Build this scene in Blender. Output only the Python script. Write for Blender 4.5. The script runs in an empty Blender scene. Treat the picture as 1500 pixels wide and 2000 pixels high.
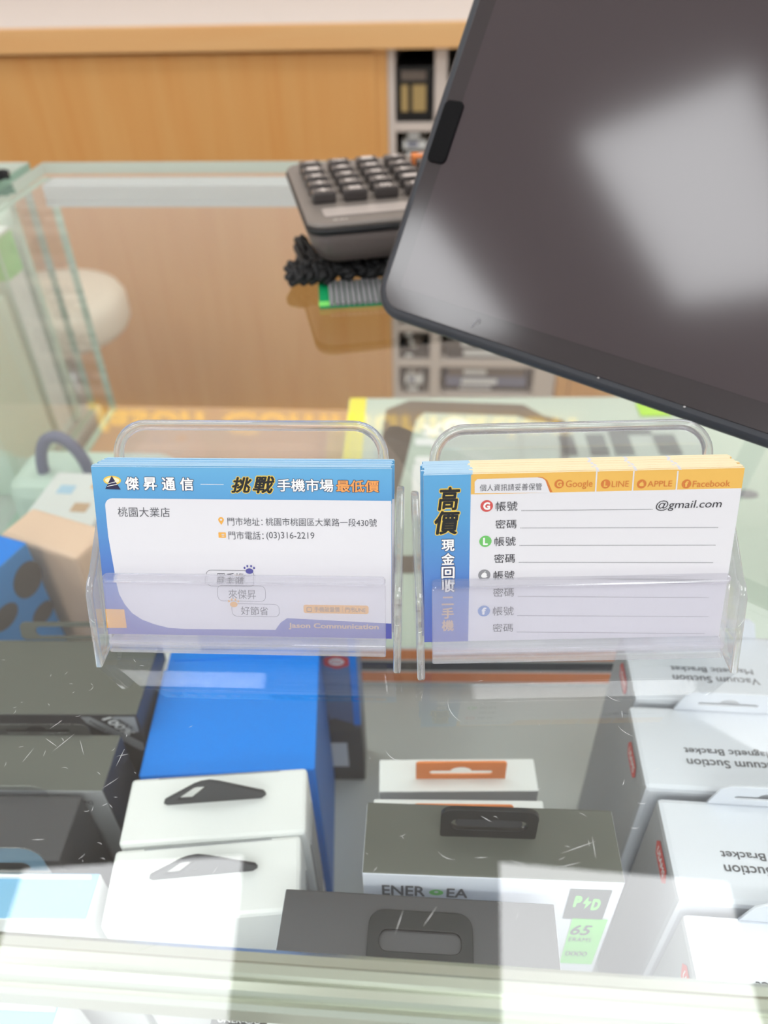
import bpy, bmesh, math, random
from mathutils import Vector, Matrix
from math import radians as R, sin, cos, tan, pi, atan2, degrees

S = bpy.context.scene
COL = S.collection
random.seed(4)

# ------------------------------------------------------------------ camera, world, exposure
GLASS_Z = 0.95                       # counter top height
CAM = Vector((0.0, 0.0, GLASS_Z + 0.187))
PITCH, ROLL, FPX = R(39.0), R(1.7), 1500.0
_f = Vector((0, cos(PITCH), -sin(PITCH)))
_u0 = Vector((0, sin(PITCH), cos(PITCH)))
_r0 = Vector((1, 0, 0))
_r = _r0 * cos(ROLL) - _u0 * sin(ROLL)
_u = _u0 * cos(ROLL) + _r0 * sin(ROLL)
cd = bpy.data.cameras.new('camera')
cam = bpy.data.objects.new('camera', cd)
COL.objects.link(cam)
cam.matrix_world = Matrix(((_r.x, _u.x, -_f.x, CAM.x), (_r.y, _u.y, -_f.y, CAM.y), (_r.z, _u.z, -_f.z, CAM.z), (0, 0, 0, 1)))
cd.sensor_fit = 'VERTICAL'
cd.sensor_height = 36.0
cd.lens = 36.0 * FPX / 2000.0
cd.clip_start = 0.01
cd.clip_end = 40
cd.dof.use_dof = True
cd.dof.focus_distance = 0.232
cd.dof.aperture_fstop = 10.5
S.camera = cam

W = bpy.data.worlds.new('world')
S.world = W
W.use_nodes = True
W.node_tree.nodes['Background'].inputs[0].default_value = (0.95, 0.97, 1.0, 1)
W.node_tree.nodes['Background'].inputs[1].default_value = 1.0
S.view_settings.view_transform = 'Standard'
S.view_settings.look = 'None'
S.view_settings.gamma = 1.0
S.view_settings.use_curve_mapping = False
S.view_settings.exposure = 0.0
S.cycles.max_bounces = 20
S.cycles.transmission_bounces = 14
S.cycles.transparent_max_bounces = 24
S.cycles.glossy_bounces = 6
S.cycles.diffuse_bounces = 4
PANEL_STRENGTH = 7.0
# ceiling light panels, mirrored ones first, the rest unseen and added for light: centre x, y, size x, size y, yaw
PANELS = [(-0.66, 0.69, 0.56, 0.58, 2), (0.51, 0.63, 0.56, 0.58, -7), (-1.46, -0.41, 0.58, 0.70, -13),
          (-2.93, -0.10, 0.62, 0.70, -13), (0.35, -0.75, 0.6, 0.6, -6), (1.75, 0.5, 0.6, 0.6, -6), (1.6, -0.8, 0.6, 0.6, -6),
          (-0.3, -1.9, 0.6, 0.6, -6), (-2.2, -1.9, 0.6, 0.6, -6), (1.5, -2.0, 0.6, 0.6, -6), (-2.1, 1.5, 0.6, 0.6, -6), (2.0, 1.6, 0.6, 0.6, -6)]

# ------------------------------------------------------------------ layout helpers
YAW = R(-5.2)                        # the counter is turned a little against the camera
CASE_M = Matrix.Translation((0, 0, 0)) @ Matrix.Rotation(YAW, 4, 'Z')
CASE_I = CASE_M.inverted()


def ray(px, py):
    return _f + _r * ((px - 750) / FPX) + _u * ((1000 - py) / FPX)


def at(px, py, h=0.187):
    """point of the photograph on the level lying h below the camera"""
    d = ray(px, py)
    return CAM + d * (-h / d.z)


def loc_on(px, py, M):
    """point of the photograph on the local XY plane of frame M, in its own coordinates"""
    n = M.to_3x3() @ Vector((0, 0, 1))
    d = ray(px, py)
    p = CAM + d * ((M.translation - CAM).dot(n) / d.dot(n))
    return M.inverted() @ p


def case(x, y, z=0.0):
    return CASE_M @ Vector((x, y, z))


def tocase(p):
    return CASE_I @ p


# ------------------------------------------------------------------ materials
def lin(c):
    return tuple(((v / 255) / 12.92 if v / 255 <= 0.04045 else ((v / 255 + 0.055) / 1.055) ** 2.4) for v in c) + (1,)


def mat(name, rgb, rough=0.5, metal=0.0, spec=0.5, noise=0.0, scale=80.0, coat=0.0):
    m = bpy.data.materials.new(name)
    m.use_nodes = True
    t = m.node_tree
    b = t.nodes['Principled BSDF']
    b.inputs['Base Color'].default_value = lin(rgb)
    b.inputs['Roughness'].default_value = rough
    b.inputs['Metallic'].default_value = metal
    b.inputs['Specular IOR Level'].default_value = spec
    b.inputs['Coat Weight'].default_value = coat
    if noise:
        tc = t.nodes.new('ShaderNodeTexCoord')
        n = t.nodes.new('ShaderNodeTexNoise')
        n.inputs['Scale'].default_value = scale
        n.inputs['Detail'].default_value = 4
        rm = t.nodes.new('ShaderNodeMapRange')
        rm.inputs[3].default_value = 1 - noise
        rm.inputs[4].default_value = 1 + noise
        mx = t.nodes.new('ShaderNodeMix')
        mx.data_type = 'RGBA'
        mx.blend_type = 'MULTIPLY'
        mx.inputs[0].default_value = 1
        mx.inputs[6].default_value = lin(rgb)
        t.links.new(tc.outputs['Object'], n.inputs['Vector'])
        t.links.new(n.outputs['Fac'], rm.inputs[0])
        t.links.new(rm.outputs[0], mx.inputs[7])
        t.links.new(mx.outputs[2], b.inputs['Base Color'])
    return m


def gradient(name, stops, axis='Y', lo=0.0, hi=1.0, rough=0.35):
    """printed colour running along one axis of the object"""
    m = mat(name, (128, 128, 128), rough)
    t = m.node_tree
    tc = t.nodes.new('ShaderNodeTexCoord')
    sp = t.nodes.new('ShaderNodeSeparateXYZ')
    rm = t.nodes.new('ShaderNodeMapRange')
    rm.inputs[1].default_value = lo
    rm.inputs[2].default_value = hi
    cr = t.nodes.new('ShaderNodeValToRGB')
    e = cr.color_ramp.elements
    e[0].position, e[0].color = stops[0][0], lin(stops[0][1])
    e[1].position, e[1].color = stops[-1][0], lin(stops[-1][1])
    for p, c in stops[1:-1]:
        k = e.new(p)
        k.color = lin(c)
    t.links.new(tc.outputs['Object'], sp.inputs[0])
    t.links.new(sp.outputs[axis], rm.inputs[0])
    t.links.new(rm.outputs[0], cr.inputs[0])
    t.links.new(cr.outputs[0], t.nodes['Principled BSDF'].inputs['Base Color'])
    return m


def wood(name, rgb, rgb2, vertical=True):
    m = mat(name, rgb, 0.38)
    t = m.node_tree
    tc = t.nodes.new('ShaderNodeTexCoord')
    mp = t.nodes.new('ShaderNodeMapping')
    mp.inputs['Scale'].default_value = (14, 14, 1.1) if vertical else (1.1, 14, 14)
    n = t.nodes.new('ShaderNodeTexNoise')
    n.inputs['Scale'].default_value = 2.2
    n.inputs['Detail'].default_value = 6
    n.inputs['Distortion'].default_value = 0.6
    cr = t.nodes.new('ShaderNodeValToRGB')
    cr.color_ramp.elements[0].position = 0.3
    cr.color_ramp.elements[1].position = 0.7
    cr.color_ramp.elements[0].color = lin(rgb)
    cr.color_ramp.elements[1].color = lin(rgb2)
    t.links.new(tc.outputs['Object'], mp.inputs[0])
    t.links.new(mp.outputs[0], n.inputs['Vector'])
    t.links.new(n.outputs['Fac'], cr.inputs[0])
    t.links.new(cr.outputs[0], t.nodes['Principled BSDF'].inputs['Base Color'])
    return m


def pane_glass(name, tint=(0.955, 0.985, 0.965), ior=1.5, rough=0.0, boost=1.0):
    """thin architectural pane: both faces' reflection in one, straight transmission"""
    m = bpy.data.materials.new(name)
    m.use_nodes = True
    t = m.node_tree
    t.nodes.clear()
    out = t.nodes.new('ShaderNodeOutputMaterial')
    tr = t.nodes.new('ShaderNodeBsdfTransparent')
    tr.inputs[0].default_value = (*tint, 1)
    gl = t.nodes.new('ShaderNodeBsdfGlossy')
    gl.inputs['Roughness'].default_value = rough
    gl.inputs['Color'].default_value = (1, 1, 1, 1)
    fr = t.nodes.new('ShaderNodeFresnel')
    fr.inputs[0].default_value = ior
    a = t.nodes.new('ShaderNodeMath')
    a.operation = 'MULTIPLY'
    a.inputs[1].default_value = 2.0 * boost
    b = t.nodes.new('ShaderNodeMath')
    b.operation = 'ADD'
    b.inputs[1].default_value = 1.0
    c = t.nodes.new('ShaderNodeMath')
    c.operation = 'DIVIDE'
    g = t.nodes.new('ShaderNodeNewGeometry')
    inv = t.nodes.new('ShaderNodeMath')
    inv.operation = 'SUBTRACT'
    inv.inputs[0].default_value = 1.0
    mul = t.nodes.new('ShaderNodeMath')
    mul.operation = 'MULTIPLY'
    mul.use_clamp = True
    mx = t.nodes.new('ShaderNodeMixShader')
    L = t.links.new
    L(fr.outputs[0], a.inputs[0])
    L(fr.outputs[0], b.inputs[0])
    L(a.outputs[0], c.inputs[0])
    L(b.outputs[0], c.inputs[1])
    L(g.outputs['Backfacing'], inv.inputs[1])
    L(c.outputs[0], mul.inputs[0])
    L(inv.outputs[0], mul.inputs[1])
    L(mul.outputs[0], mx.inputs[0])
    L(tr.outputs[0], mx.inputs[1])
    L(gl.outputs[0], mx.inputs[2])
    L(mx.outputs[0], out.inputs['Surface'])
    return m


def acrylic(name, refr=0.5, haze=0.1, rgb=(0.97, 0.97, 0.99), white=(0.93, 0.92, 0.97)):
    """moulded clear plastic: part refracting glass, part straight pane, white mixed in for the reflected veil and bright edges"""
    m = pane_glass(name, rgb, 1.49)
    t = m.node_tree
    out = next(n for n in t.nodes if n.type == 'OUTPUT_MATERIAL')
    pane = out.inputs['Surface'].links[0].from_node
    last = pane
    if refr:
        g = t.nodes.new('ShaderNodeBsdfGlass')
        g.inputs['IOR'].default_value = 1.49
        g.inputs['Roughness'].default_value = 0.015
        g.inputs['Color'].default_value = (0.985, 0.985, 1, 1)
        mx = t.nodes.new('ShaderNodeMixShader')
        mx.inputs[0].default_value = refr
        t.links.new(pane.outputs[0], mx.inputs[1])
        t.links.new(g.outputs[0], mx.inputs[2])
        last = mx
    if haze:  # diffuse white stands in for ceiling reflections on the plastic
        d, d2 = t.nodes.new('ShaderNodeBsdfTranslucent'), t.nodes.new('ShaderNodeBsdfDiffuse')
        d.inputs[0].default_value = d2.inputs[0].default_value = (*white, 1)
        mm, mx = t.nodes.new('ShaderNodeMixShader'), t.nodes.new('ShaderNodeMixShader')
        mm.inputs[0].default_value = 0.6
        mx.inputs[0].default_value = haze
        t.links.new(d.outputs[0], mm.inputs[1])
        t.links.new(d2.outputs[0], mm.inputs[2])
        t.links.new(last.outputs[0], mx.inputs[1])
        t.links.new(mm.outputs[0], mx.inputs[2])
        last = mx
    t.links.new(last.outputs[0], out.inputs['Surface'])
    return m


def emit(name, strength, rgb=(0.98, 0.99, 1.0)):
    m = bpy.data.materials.new(name)
    m.use_nodes = True
    t = m.node_tree
    t.nodes.clear()
    out = t.nodes.new('ShaderNodeOutputMaterial')
    e = t.nodes.new('ShaderNodeEmission')
    e.inputs[0].default_value = (*rgb, 1)
    e.inputs[1].default_value = strength
    t.links.new(e.outputs[0], out.inputs['Surface'])
    return m


M = {
    'wall': mat('wall_paint', (238, 226, 218), 0.8), 'ceiling': mat('ceiling_paint', (238, 238, 238), 0.9),
    'floor': mat('floor_tile', (196, 192, 184), 0.4, noise=0.05, scale=3),
    'wood': wood('oak_veneer', (222, 160, 92), (228, 174, 108)), 'wood_edge': wood('oak_edging', (232, 178, 118), (236, 190, 132), False),
    'laminate': mat('white_laminate', (235, 225, 218), 0.35), 'carcass': mat('grey_carcass', (214, 202, 194), 0.5),
    'pane': pane_glass('counter_glass', (0.962, 0.98, 0.968)), 'pane_side': pane_glass('side_glass', (0.982, 0.994, 0.986)), 'glass_edge': mat('green_glass_edge', (176, 206, 190), 0.15),
    'alu': mat('brushed_aluminium', (208, 212, 200), 0.28, 0.9), 'rail_back': mat('satin_rail', (206, 216, 222), 0.4, 0.1),
    'case_floor': mat('case_floor', (198, 202, 200), 0.55, noise=0.04, scale=18), 'case_white': mat('case_white', (214, 222, 214), 0.45),
    'mint': mat('mint_panel', (214, 234, 222), 0.5), 'dark': mat('black_card', (66, 65, 68), 0.42), 'olive_dark': mat('olive_black_card', (94, 96, 89), 0.4),
    'black': mat('black_plastic', (20, 20, 22), 0.4), 'charcoal': mat('charcoal_plastic', (50, 51, 56), 0.45), 'white': mat('white_card', (238, 240, 240), 0.5),
    'cool_white': mat('cool_white_card', (222, 226, 236), 0.45), 'sill': mat('tan_sill', (206, 160, 120), 0.4), 'clip_black': mat('clip_black', (5, 5, 8), 0.6, 0, 0.15), 'paper': mat('card_paper', (229, 228, 233), 0.6), 'print_white': mat('white_ink', (246, 246, 246), 0.5),
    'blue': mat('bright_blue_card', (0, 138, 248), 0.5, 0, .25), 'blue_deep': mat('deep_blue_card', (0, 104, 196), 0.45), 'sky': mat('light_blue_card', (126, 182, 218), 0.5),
    'orange': mat('orange_card', (238, 140, 72), 0.5), 'red': mat('red_ink', (212, 82, 78), 0.5), 'grey_ink': mat('grey_ink', (92, 92, 98), 0.6),
    'dark_ink': mat('dark_ink', (52, 50, 56), 0.6), 'navy': mat('navy_ink', (36, 34, 74), 0.5), 'gold': mat('gold_ink', (240, 206, 90), 0.5),
    'orange_ink': mat('orange_ink', (240, 176, 76), 0.5), 'rust': mat('rust_ink', (214, 124, 56), 0.5), 'orange_txt': mat('orange_text', (246, 166, 92), 0.5),
    'tan_ink': mat('tan_ink', (214, 180, 148), 0.5), 'purple_ink': mat('purple_ink', (92, 90, 164), 0.5), 'green_ink': mat('green_ink', (112, 196, 104), 0.5),
    'blue_ink': mat('blue_ink', (96, 138, 206), 0.5), 'grey_badge': mat('grey_badge', (146, 146, 150), 0.5), 'edge_blue': mat('pale_blue_edge', (186, 220, 244), 0.7),
    'edge_cream': mat('cream_edge', (252, 238, 200), 0.7), 'cream': mat('cream_vinyl', (240, 232, 214), 0.6), 'silver': mat('silver_steel', (190, 190, 190), 0.25, 0.9),
    'pale_green': mat('pale_green_card', (196, 208, 196), 0.45), 'yellow': mat('yellow_card', (246, 232, 70), 0.5), 'brown_grey': mat('brown_grey_print', (112, 100, 92), 0.4),
    'lime': mat('lime_paper', (176, 226, 60), 0.6), 'screen': mat('screen_glass', (66, 57, 61), 0.115, 0.0, 0.8), 'bezel': mat('bezel_glass', (54, 48, 51), 0.115, 0.0, 0.8),
    'slate': mat('slate_edge', (52, 55, 62), 0.4), 'calc_top': mat('warm_grey_plastic', (128, 120, 114), 0.4), 'calc_panel': mat('light_grey_panel', (184, 174, 168), 0.3),
    'calc_body': mat('taupe_plastic', (104, 94, 90), 0.35), 'key': mat('dark_key', (72, 67, 66), 0.25), 'key_top': mat('key_print', (214, 204, 198), 0.4), 'cord': mat('black_cord', (18, 18, 20), 0.6),
    'green': mat('green_card', (0, 156, 92), 0.5), 'rib': mat('ribbed_grey', (140, 140, 142), 0.5), 'pd_green': mat('bright_green_ink', (128, 226, 110), 0.5), 'pd_dark': mat('slate_ink', (72, 76, 78), 0.5),
    'peach': mat('peach_card', (250, 214, 188), 0.6), 'clear': acrylic('clear_acrylic', 0.15, 0.05), 'clear_rim': acrylic('clear_rim', 0.65, 0.10), 'clear_wall': acrylic('veiled_acrylic', 0.0, 0.19, white=(.86, .84, .88)), 'clear_base': acrylic('milky_acrylic', 0.25, 0.20), 'clear_side': acrylic('side_acrylic', 0.45, 0.10), 'tab_clear': pane_glass('clear_tab', (0.86, 0.87, 0.89), 1.6, 0.05),
    'light': emit('light_diffuser', PANEL_STRENGTH), 'frame_white': mat('white_frame', (235, 235, 235), 0.5), 'gold_metal': emit('lit_gold_letter', 2.8, (1.0, 0.66, 0.12)), 'strip': emit('case_fill_strip', 11.0, (1.0, 1.0, 0.97)),
    'scratch': mat('scratch', (236, 238, 238), 0.6), 'tan_print': mat('tan_print', (176, 150, 98), 0.5), 'dark_shelf': mat('dark_brown_card', (58, 52, 46), 0.5), 'denim': mat('muted_blue_card', (120, 124, 150), 0.5),
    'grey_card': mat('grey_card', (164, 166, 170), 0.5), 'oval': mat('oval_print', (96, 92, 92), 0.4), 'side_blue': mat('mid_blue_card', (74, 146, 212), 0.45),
    'left_blue': gradient('left_card_blue', [(0.0, (92, 92, 178)), (0.45, (84, 128, 200)), (0.8, (88, 158, 212)), (1.0, (104, 176, 222))], 'Y', 0.0, 0.054),
    'right_blue': gradient('right_card_blue', [(0.0, (96, 108, 190)), (0.4, (86, 132, 202)), (0.75, (88, 160, 214)), (1.0, (96, 170, 220))], 'Y', 0.0, 0.054),
    'header_orange': mat('header_orange', (238, 188, 92), 0.55),
}


# ------------------------------------------------------------------ object helpers
def link(name, me, m=None, parent=None, loc=(0, 0, 0), rot=(0, 0, 0), smooth=False):
    o = bpy.data.objects.new(name, me)
    COL.objects.link(o)
    if m is not None:
        for k in (m if isinstance(m, (list, tuple)) else [m]):
            me.materials.append(k)
    if parent:
        o.parent = parent
    o.location = loc
    o.rotation_euler = rot
    if smooth:
        for p in me.polygons:
            p.use_smooth = True
    return o


def tag(o, label, cat, group=None, kind=None):
    o['label'] = label
    o['category'] = cat
    if group:
        o['group'] = group
    if kind:
        o['kind'] = kind
    return o


def thing(name, label, cat, loc, yaw=0.0, group=None):
    o = bpy.data.objects.new(name, None)
    COL.objects.link(o)
    o.empty_display_size = 0.01
    o.location = loc
    o.rotation_euler = (0, 0, yaw)
    return tag(o, label, cat, group)


def frame(o):
    return Matrix.Translation(o.location) @ o.rotation_euler.to_matrix().to_4x4()


def from_bm(name, bm):
    me = bpy.data.meshes.new(name)
    bm.normal_update()
    bm.to_mesh(me)
    bm.free()
    return me


def box_bm(x0, x1, y0, y1, z0, z1, bev=0.0, seg=2, bm=None):
    own = bm is None
    if own:
        bm = bmesh.new()
    g = bmesh.ops.create_cube(bm, size=1.0)['verts']
    for v in g:
        v.co = Vector((x0 + (v.co.x + .5) * (x1 - x0), y0 + (v.co.y + .5) * (y1 - y0), z0 + (v.co.z + .5) * (z1 - z0)))
    if bev:
        es = list({e for v in g for e in v.link_edges})
        bmesh.ops.bevel(bm, geom=es, offset=bev, segments=seg, affect='EDGES', profile=0.5)
    return bm


def box(name, x0, x1, y0, y1, z0, z1, m, parent=None, bev=0.0, loc=(0, 0, 0), rot=(0, 0, 0), seg=2):
    return link(name, from_bm(name, box_bm(x0, x1, y0, y1, z0, z1, bev, seg)), m, parent, loc, rot)


def struct(name, x0, x1, y0, y1, z0, z1, m, M4=None):
    o = box(name, x0, x1, y0, y1, z0, z1, m)
    o['kind'] = 'structure'
    if M4:
        o.matrix_world = M4
    return o


def rr(x0, y0, x1, y1, r, n=6):
    """rounded rectangle, counter-clockwise; r one radius or four (bl, br, tr, tl)"""
    rs = r if isinstance(r, (list, tuple)) else (r,) * 4
    out = []
    for (cx, cy, a), q in zip(((x0, y0, 180), (x1, y0, 270), (x1, y1, 0), (x0, y1, 90)), rs):
        if q <= 0:
            out.append((cx, cy))
            continue
        ox = cx + q if cx == x0 else cx - q
        oy = cy + q if cy == y0 else cy - q
        for i in range(n + 1):
            t = R(a + 90 * i / n)
            out.append((ox + q * cos(t), oy + q * sin(t)))
    return out


def ellipse(cx, cy, rx, ry, n=28):
    return [(cx + rx * cos(2 * pi * i / n), cy + ry * sin(2 * pi * i / n)) for i in range(n)]


def plate_me(loops, thick=0.0, bev=0.0):
    cu = bpy.data.curves.new('t', 'CURVE')
    cu.dimensions = '2D'
    cu.fill_mode = 'BOTH'
    cu.extrude = max(thick / 2 - bev, 0)
    cu.bevel_depth = bev
    cu.bevel_resolution = 2
    for lp in loops:
        s = cu.splines.new('POLY')
        s.points.add(len(lp) - 1)
        for p, q in zip(s.points, lp):
            p.co = (q[0], q[1], 0, 1)
        s.use_cyclic_u = True
    o = bpy.data.objects.new('t', cu)
    COL.objects.link(o)
    me = bpy.data.meshes.new_from_object(o)
    bpy.data.objects.remove(o)
    bpy.data.curves.remove(cu)
    if thick:
        bm = bmesh.new()
        bm.from_mesh(me)
        bmesh.ops.remove_doubles(bm, verts=bm.verts, dist=1e-6)
        bmesh.ops.recalc_face_normals(bm, faces=bm.faces)
        bm.to_mesh(me)
        bm.free()
    return me


def plate(name, loops, thick, m, parent=None, loc=(0, 0, 0), rot=(0, 0, 0), bev=0.0):
    return link(name, plate_me(loops, thick, bev), m, parent, loc, rot)


def text_me(body, offset=0.0, shear=0.0, spacing=1.0, extrude=0.0, res=3):
    cu = bpy.data.curves.new('t', 'FONT')
    cu.body = body
    cu.offset = offset
    cu.shear = shear
    cu.space_character = spacing
    cu.extrude = extrude
    cu.resolution_u = res
    o = bpy.data.objects.new('t', cu)
    COL.objects.link(o)
    me = bpy.data.meshes.new_from_object(o)
    bpy.data.objects.remove(o)
    bpy.data.curves.remove(cu)
    return me


def text(body, b, m, parent, z=0.0, bold=0.0, shear=0.0, spacing=1.0, outline=None, loc=(0, 0, 0), rot=(0, 0, 0), flip=False, name='lettering', thick=0.0):
    """lettering fitted to the rectangle b = (x0, y0, x1, y1) of the parent's plane"""
    x0, y0, x1, y1 = b
    base = text_me(body, 0.0, shear, spacing)
    xs = [v.co.x for v in base.vertices]
    ys = [v.co.y for v in base.vertices]
    pad = bold * .5
    ax, bx, ay, by = min(xs) - pad, max(xs) + pad, min(ys) - pad, max(ys) + pad
    sx, sy = (x1 - x0) / (bx - ax), (y1 - y0) / max(by - ay, 1e-4)

    def swell(w, n):
        """the glyphs thickened by copies shifted round a small circle"""
        bm = bmesh.new()
        for k in range(n):
            o0 = len(bm.verts)
            bm.from_mesh(base)
            bm.verts.ensure_lookup_table()
            dx, dy = w * cos(2 * pi * k / n), w * sin(2 * pi * k / n)
            for v in bm.verts[o0:]:
                v.co.x += dx
                v.co.y += dy
                v.co.z += k * 3e-6
        return from_bm('lettering', bm)

    def place(mm, zz):
        for v in mm.vertices:
            u, w = (v.co.x - ax) * sx, (v.co.y - ay) * sy
            if flip:
                v.co = Vector((x1 - u, y1 - w, zz + v.co.z))
            else:
                v.co = Vector((x0 + u, y0 + w, zz + v.co.z))
    if outline:
        om, ow = outline
        mo = swell(bold + ow, 12)
        place(mo, z - 0.00005)
        link('lettering_outline', mo, om, parent, loc, rot)
    me = swell(bold, 6) if bold > .008 else base
    place(me, z)
    if thick:
        bm = bmesh.new()
        bm.from_mesh(me)
        g = bmesh.ops.extrude_face_region(bm, geom=bm.faces[:])
        for v in g['geom']:
            if isinstance(v, bmesh.types.BMVert):
                v.co.z += thick
        bm.to_mesh(me)
        bm.free()
    return link(name, me, m, parent, loc, rot)


def tube_me(pts, rad, n=8, closed=False):
    bm = bmesh.new()
    rings = []
    N = len(pts)
    pts = [Vector(p) for p in pts]
    up = Vector((0, 0, 1))
    for i, p in enumerate(pts):
        a = pts[(i - 1) % N] if (closed or i > 0) else p
        b = pts[(i + 1) % N] if (closed or i < N - 1) else p
        d = (b - a).normalized()
        s = d.cross(up)
        if s.length < 1e-4:
            s = d.cross(Vector((0, 1, 0)))
        s.normalize()
        w = s.cross(d).normalized()
        rings.append([bm.verts.new(p + (s * cos(2 * pi * k / n) + w * sin(2 * pi * k / n)) * rad) for k in range(n)])
    for i in range(N if closed else N - 1):
        A, B = rings[i], rings[(i + 1) % N]
        for k in range(n):
            f = bm.faces.new((A[k], A[(k + 1) % n], B[(k + 1) % n], B[k]))
            f.smooth = True
    if not closed:
        bm.faces.new(rings[0])
        bm.faces.new(rings[-1][::-1])
    bmesh.ops.recalc_face_normals(bm, faces=bm.faces)
    return bm


def lathe_bm(prof, n=40):
    bm = bmesh.new()
    rings = [[bm.verts.new((r * cos(2 * pi * k / n), r * sin(2 * pi * k / n), z)) for k in range(n)] for r, z in prof]
    for A, B in zip(rings, rings[1:]):
        for k in range(n):
            f = bm.faces.new((A[k], A[(k + 1) % n], B[(k + 1) % n], B[k]))
            f.smooth = True
    bm.faces.new(rings[0][::-1])
    bm.faces.new(rings[-1])
    bmesh.ops.recalc_face_normals(bm, faces=bm.faces)
    return bm


# ------------------------------------------------------------------ the room
X0, X1, Y0, Y1, ZC = -4.2, 3.2, -3.2, 2.35, 2.70
struct('floor', X0 - .1, X1 + .1, Y0, Y1 + .1, -0.1, 0.0, M['floor'], CASE_M)
struct('ceiling', X0 - .1, X1 + .1, Y0, Y1 + .1, ZC, ZC + .1, M['ceiling'], CASE_M)
struct('wall_back', X0 - .1, X1 + .1, Y1, Y1 + .1, 0, ZC, M['wall'], CASE_M)
struct('wall_left', X0 - .1, X0, Y0, Y1, 0, ZC, M['wall'], CASE_M)
struct('wall_right', X1, X1 + .1, Y0, Y1, 0, ZC, M['wall'], CASE_M)

PANEL_WORDS = ['above the counter to the left', 'above the counter to the right', 'mirrored in the tablet screen', 'far left, mirrored at the tablet corner',
               'behind the customer, added for light', 'over the right end of the counter, added for light', 'right of the customer, added for light', 'at the shop front, added for light', 'at the front left of the shop, added for light', 'at the front right of the shop, added for light', 'behind the counter to the left, added to brighten the back wall', 'behind the counter to the right, added to brighten the back wall']
for (x, y, sx, sy, yw), w in zip(PANELS, PANEL_WORDS):
    t = thing('ceiling_light', 'square white ceiling light panel ' + w, 'ceiling light', (x, y, ZC), R(yw), 'ceiling light panels')
    plate('frame', [rr(-sx / 2 - .02, -sy / 2 - .02, sx / 2 + .02, sy / 2 + .02, 0), rr(-sx / 2, -sy / 2, sx / 2, sy / 2, 0)], 0.012, M['frame_white'], t, (0, 0, -.006))
    box('diffuser', -sx / 2, sx / 2, -sy / 2, sy / 2, -.008, -.002, M['light'], t)

sign = thing('wall_sign', 'gold lettering on the back wall, mirrored in the glass counter top', 'sign', case(-0.98, Y1 - 0.03, 1.0), YAW)

# ------------------------------------------------------------------ back counter: worktop, cabinets, open shelf unit
YB = 1.60


def onback(px, py, y=YB):
    d = CASE_I.to_3x3() @ ray(px, py)
    c = tocase(CAM)
    k = (y - c.y) / d.y
    return c.x + d.x * k, c.z + d.z * k


ztop = onback(400, 51, YB - .02)[1]
zund = onback(400, 102, YB - .02)[1]
top = thing('worktop', 'white worktop with a wooden front edge along the back counter', 'worktop', case(0, YB, 0), YAW)
box('laminate_top', -2.6, 2.4, 0.0, .745, zund, ztop, M['laminate'], top)
box('wood_edging', -2.6, 2.4, -.02, 0.0, zund - .0, ztop, M['wood_edge'], top, 0.002)
xs = onback(757, 200)[0]
xd = onback(735, 200)[0]
x3 = onback(1091, 700)[0]
x2a, x2b = onback(848, 200)[0], onback(872, 200)[0]
zk = 0.08


def wood_cabinet(name, label, xa, xb, doors, first_stile):
    t = thing(name, label, 'cabinet', case((xa + xb) / 2, YB, 0), YAW)
    h = (xb - xa) / 2
    box('carcass', -h, h, .02, .6, zk, zund - .001, M['wood'], t)
    box('plinth', -h + .01, h - .01, .06, .58, 0, zk, M['carcass'], t)
    box('stile', h - .03 if first_stile else -h, h if first_stile else -h + .03, .004, .0195, zk, zund - .002, M['wood'], t, .001)
    for a, b in doors:
        box('door', a, b, 0.0, .0185, zk + .005, zund - .006, M['wood'], t, .0015)
    return t


hw = (xs + 2.5) / 2
cabL = wood_cabinet('cabinet', 'long light oak cabinet with plain sliding doors left of the open shelves', -2.5, xs, [(-hw + .01, -.02), (-.015, hw - (xs - xd))], True)
hw = (2.3 - x3) / 2
cabR = wood_cabinet('cabinet', 'light oak cabinet right of the open shelves, mostly behind the tablet', x3 + .002, 2.3, [(-hw + .032, -.01), (0.0, hw - .01)], False)

sh = thing('shelf_unit', 'open pale grey shelf unit full of flat boxes between oak cabinets', 'shelf unit', case(xs, YB, 0), YAW)
wS = x3 - xs
box('side_panel', .001, .014, .006, .40, zk, zund - .002, M['carcass'], sh)
box('side_panel', wS - .05, wS - .001, .006, .40, zk, zund - .002, M['carcass'], sh)
box('back_panel', .014, wS - .05, .37, .40, zk, zund - .002, M['carcass'], sh)
dv0, dv1 = x2a - xs, x2b - xs
box('divider', dv0, dv1, .006, .37, zk, zund - .002, M['carcass'], sh)
box('plinth', .001, wS - .001, .03, .39, 0, zk, M['carcass'], sh)
SHELF_PX = [250, 352, 455, 560, 645, 713, 778]
shelf_z = [onback(800, y)[1] for y in SHELF_PX]
for z in shelf_z:
    box('shelf', .014, dv0, .008, .37, z - .008, z + .008, M['carcass'], sh)
    box('shelf', dv1, wS - .05, .008, .37, z - .008, z + .008, M['carcass'], sh)
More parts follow.
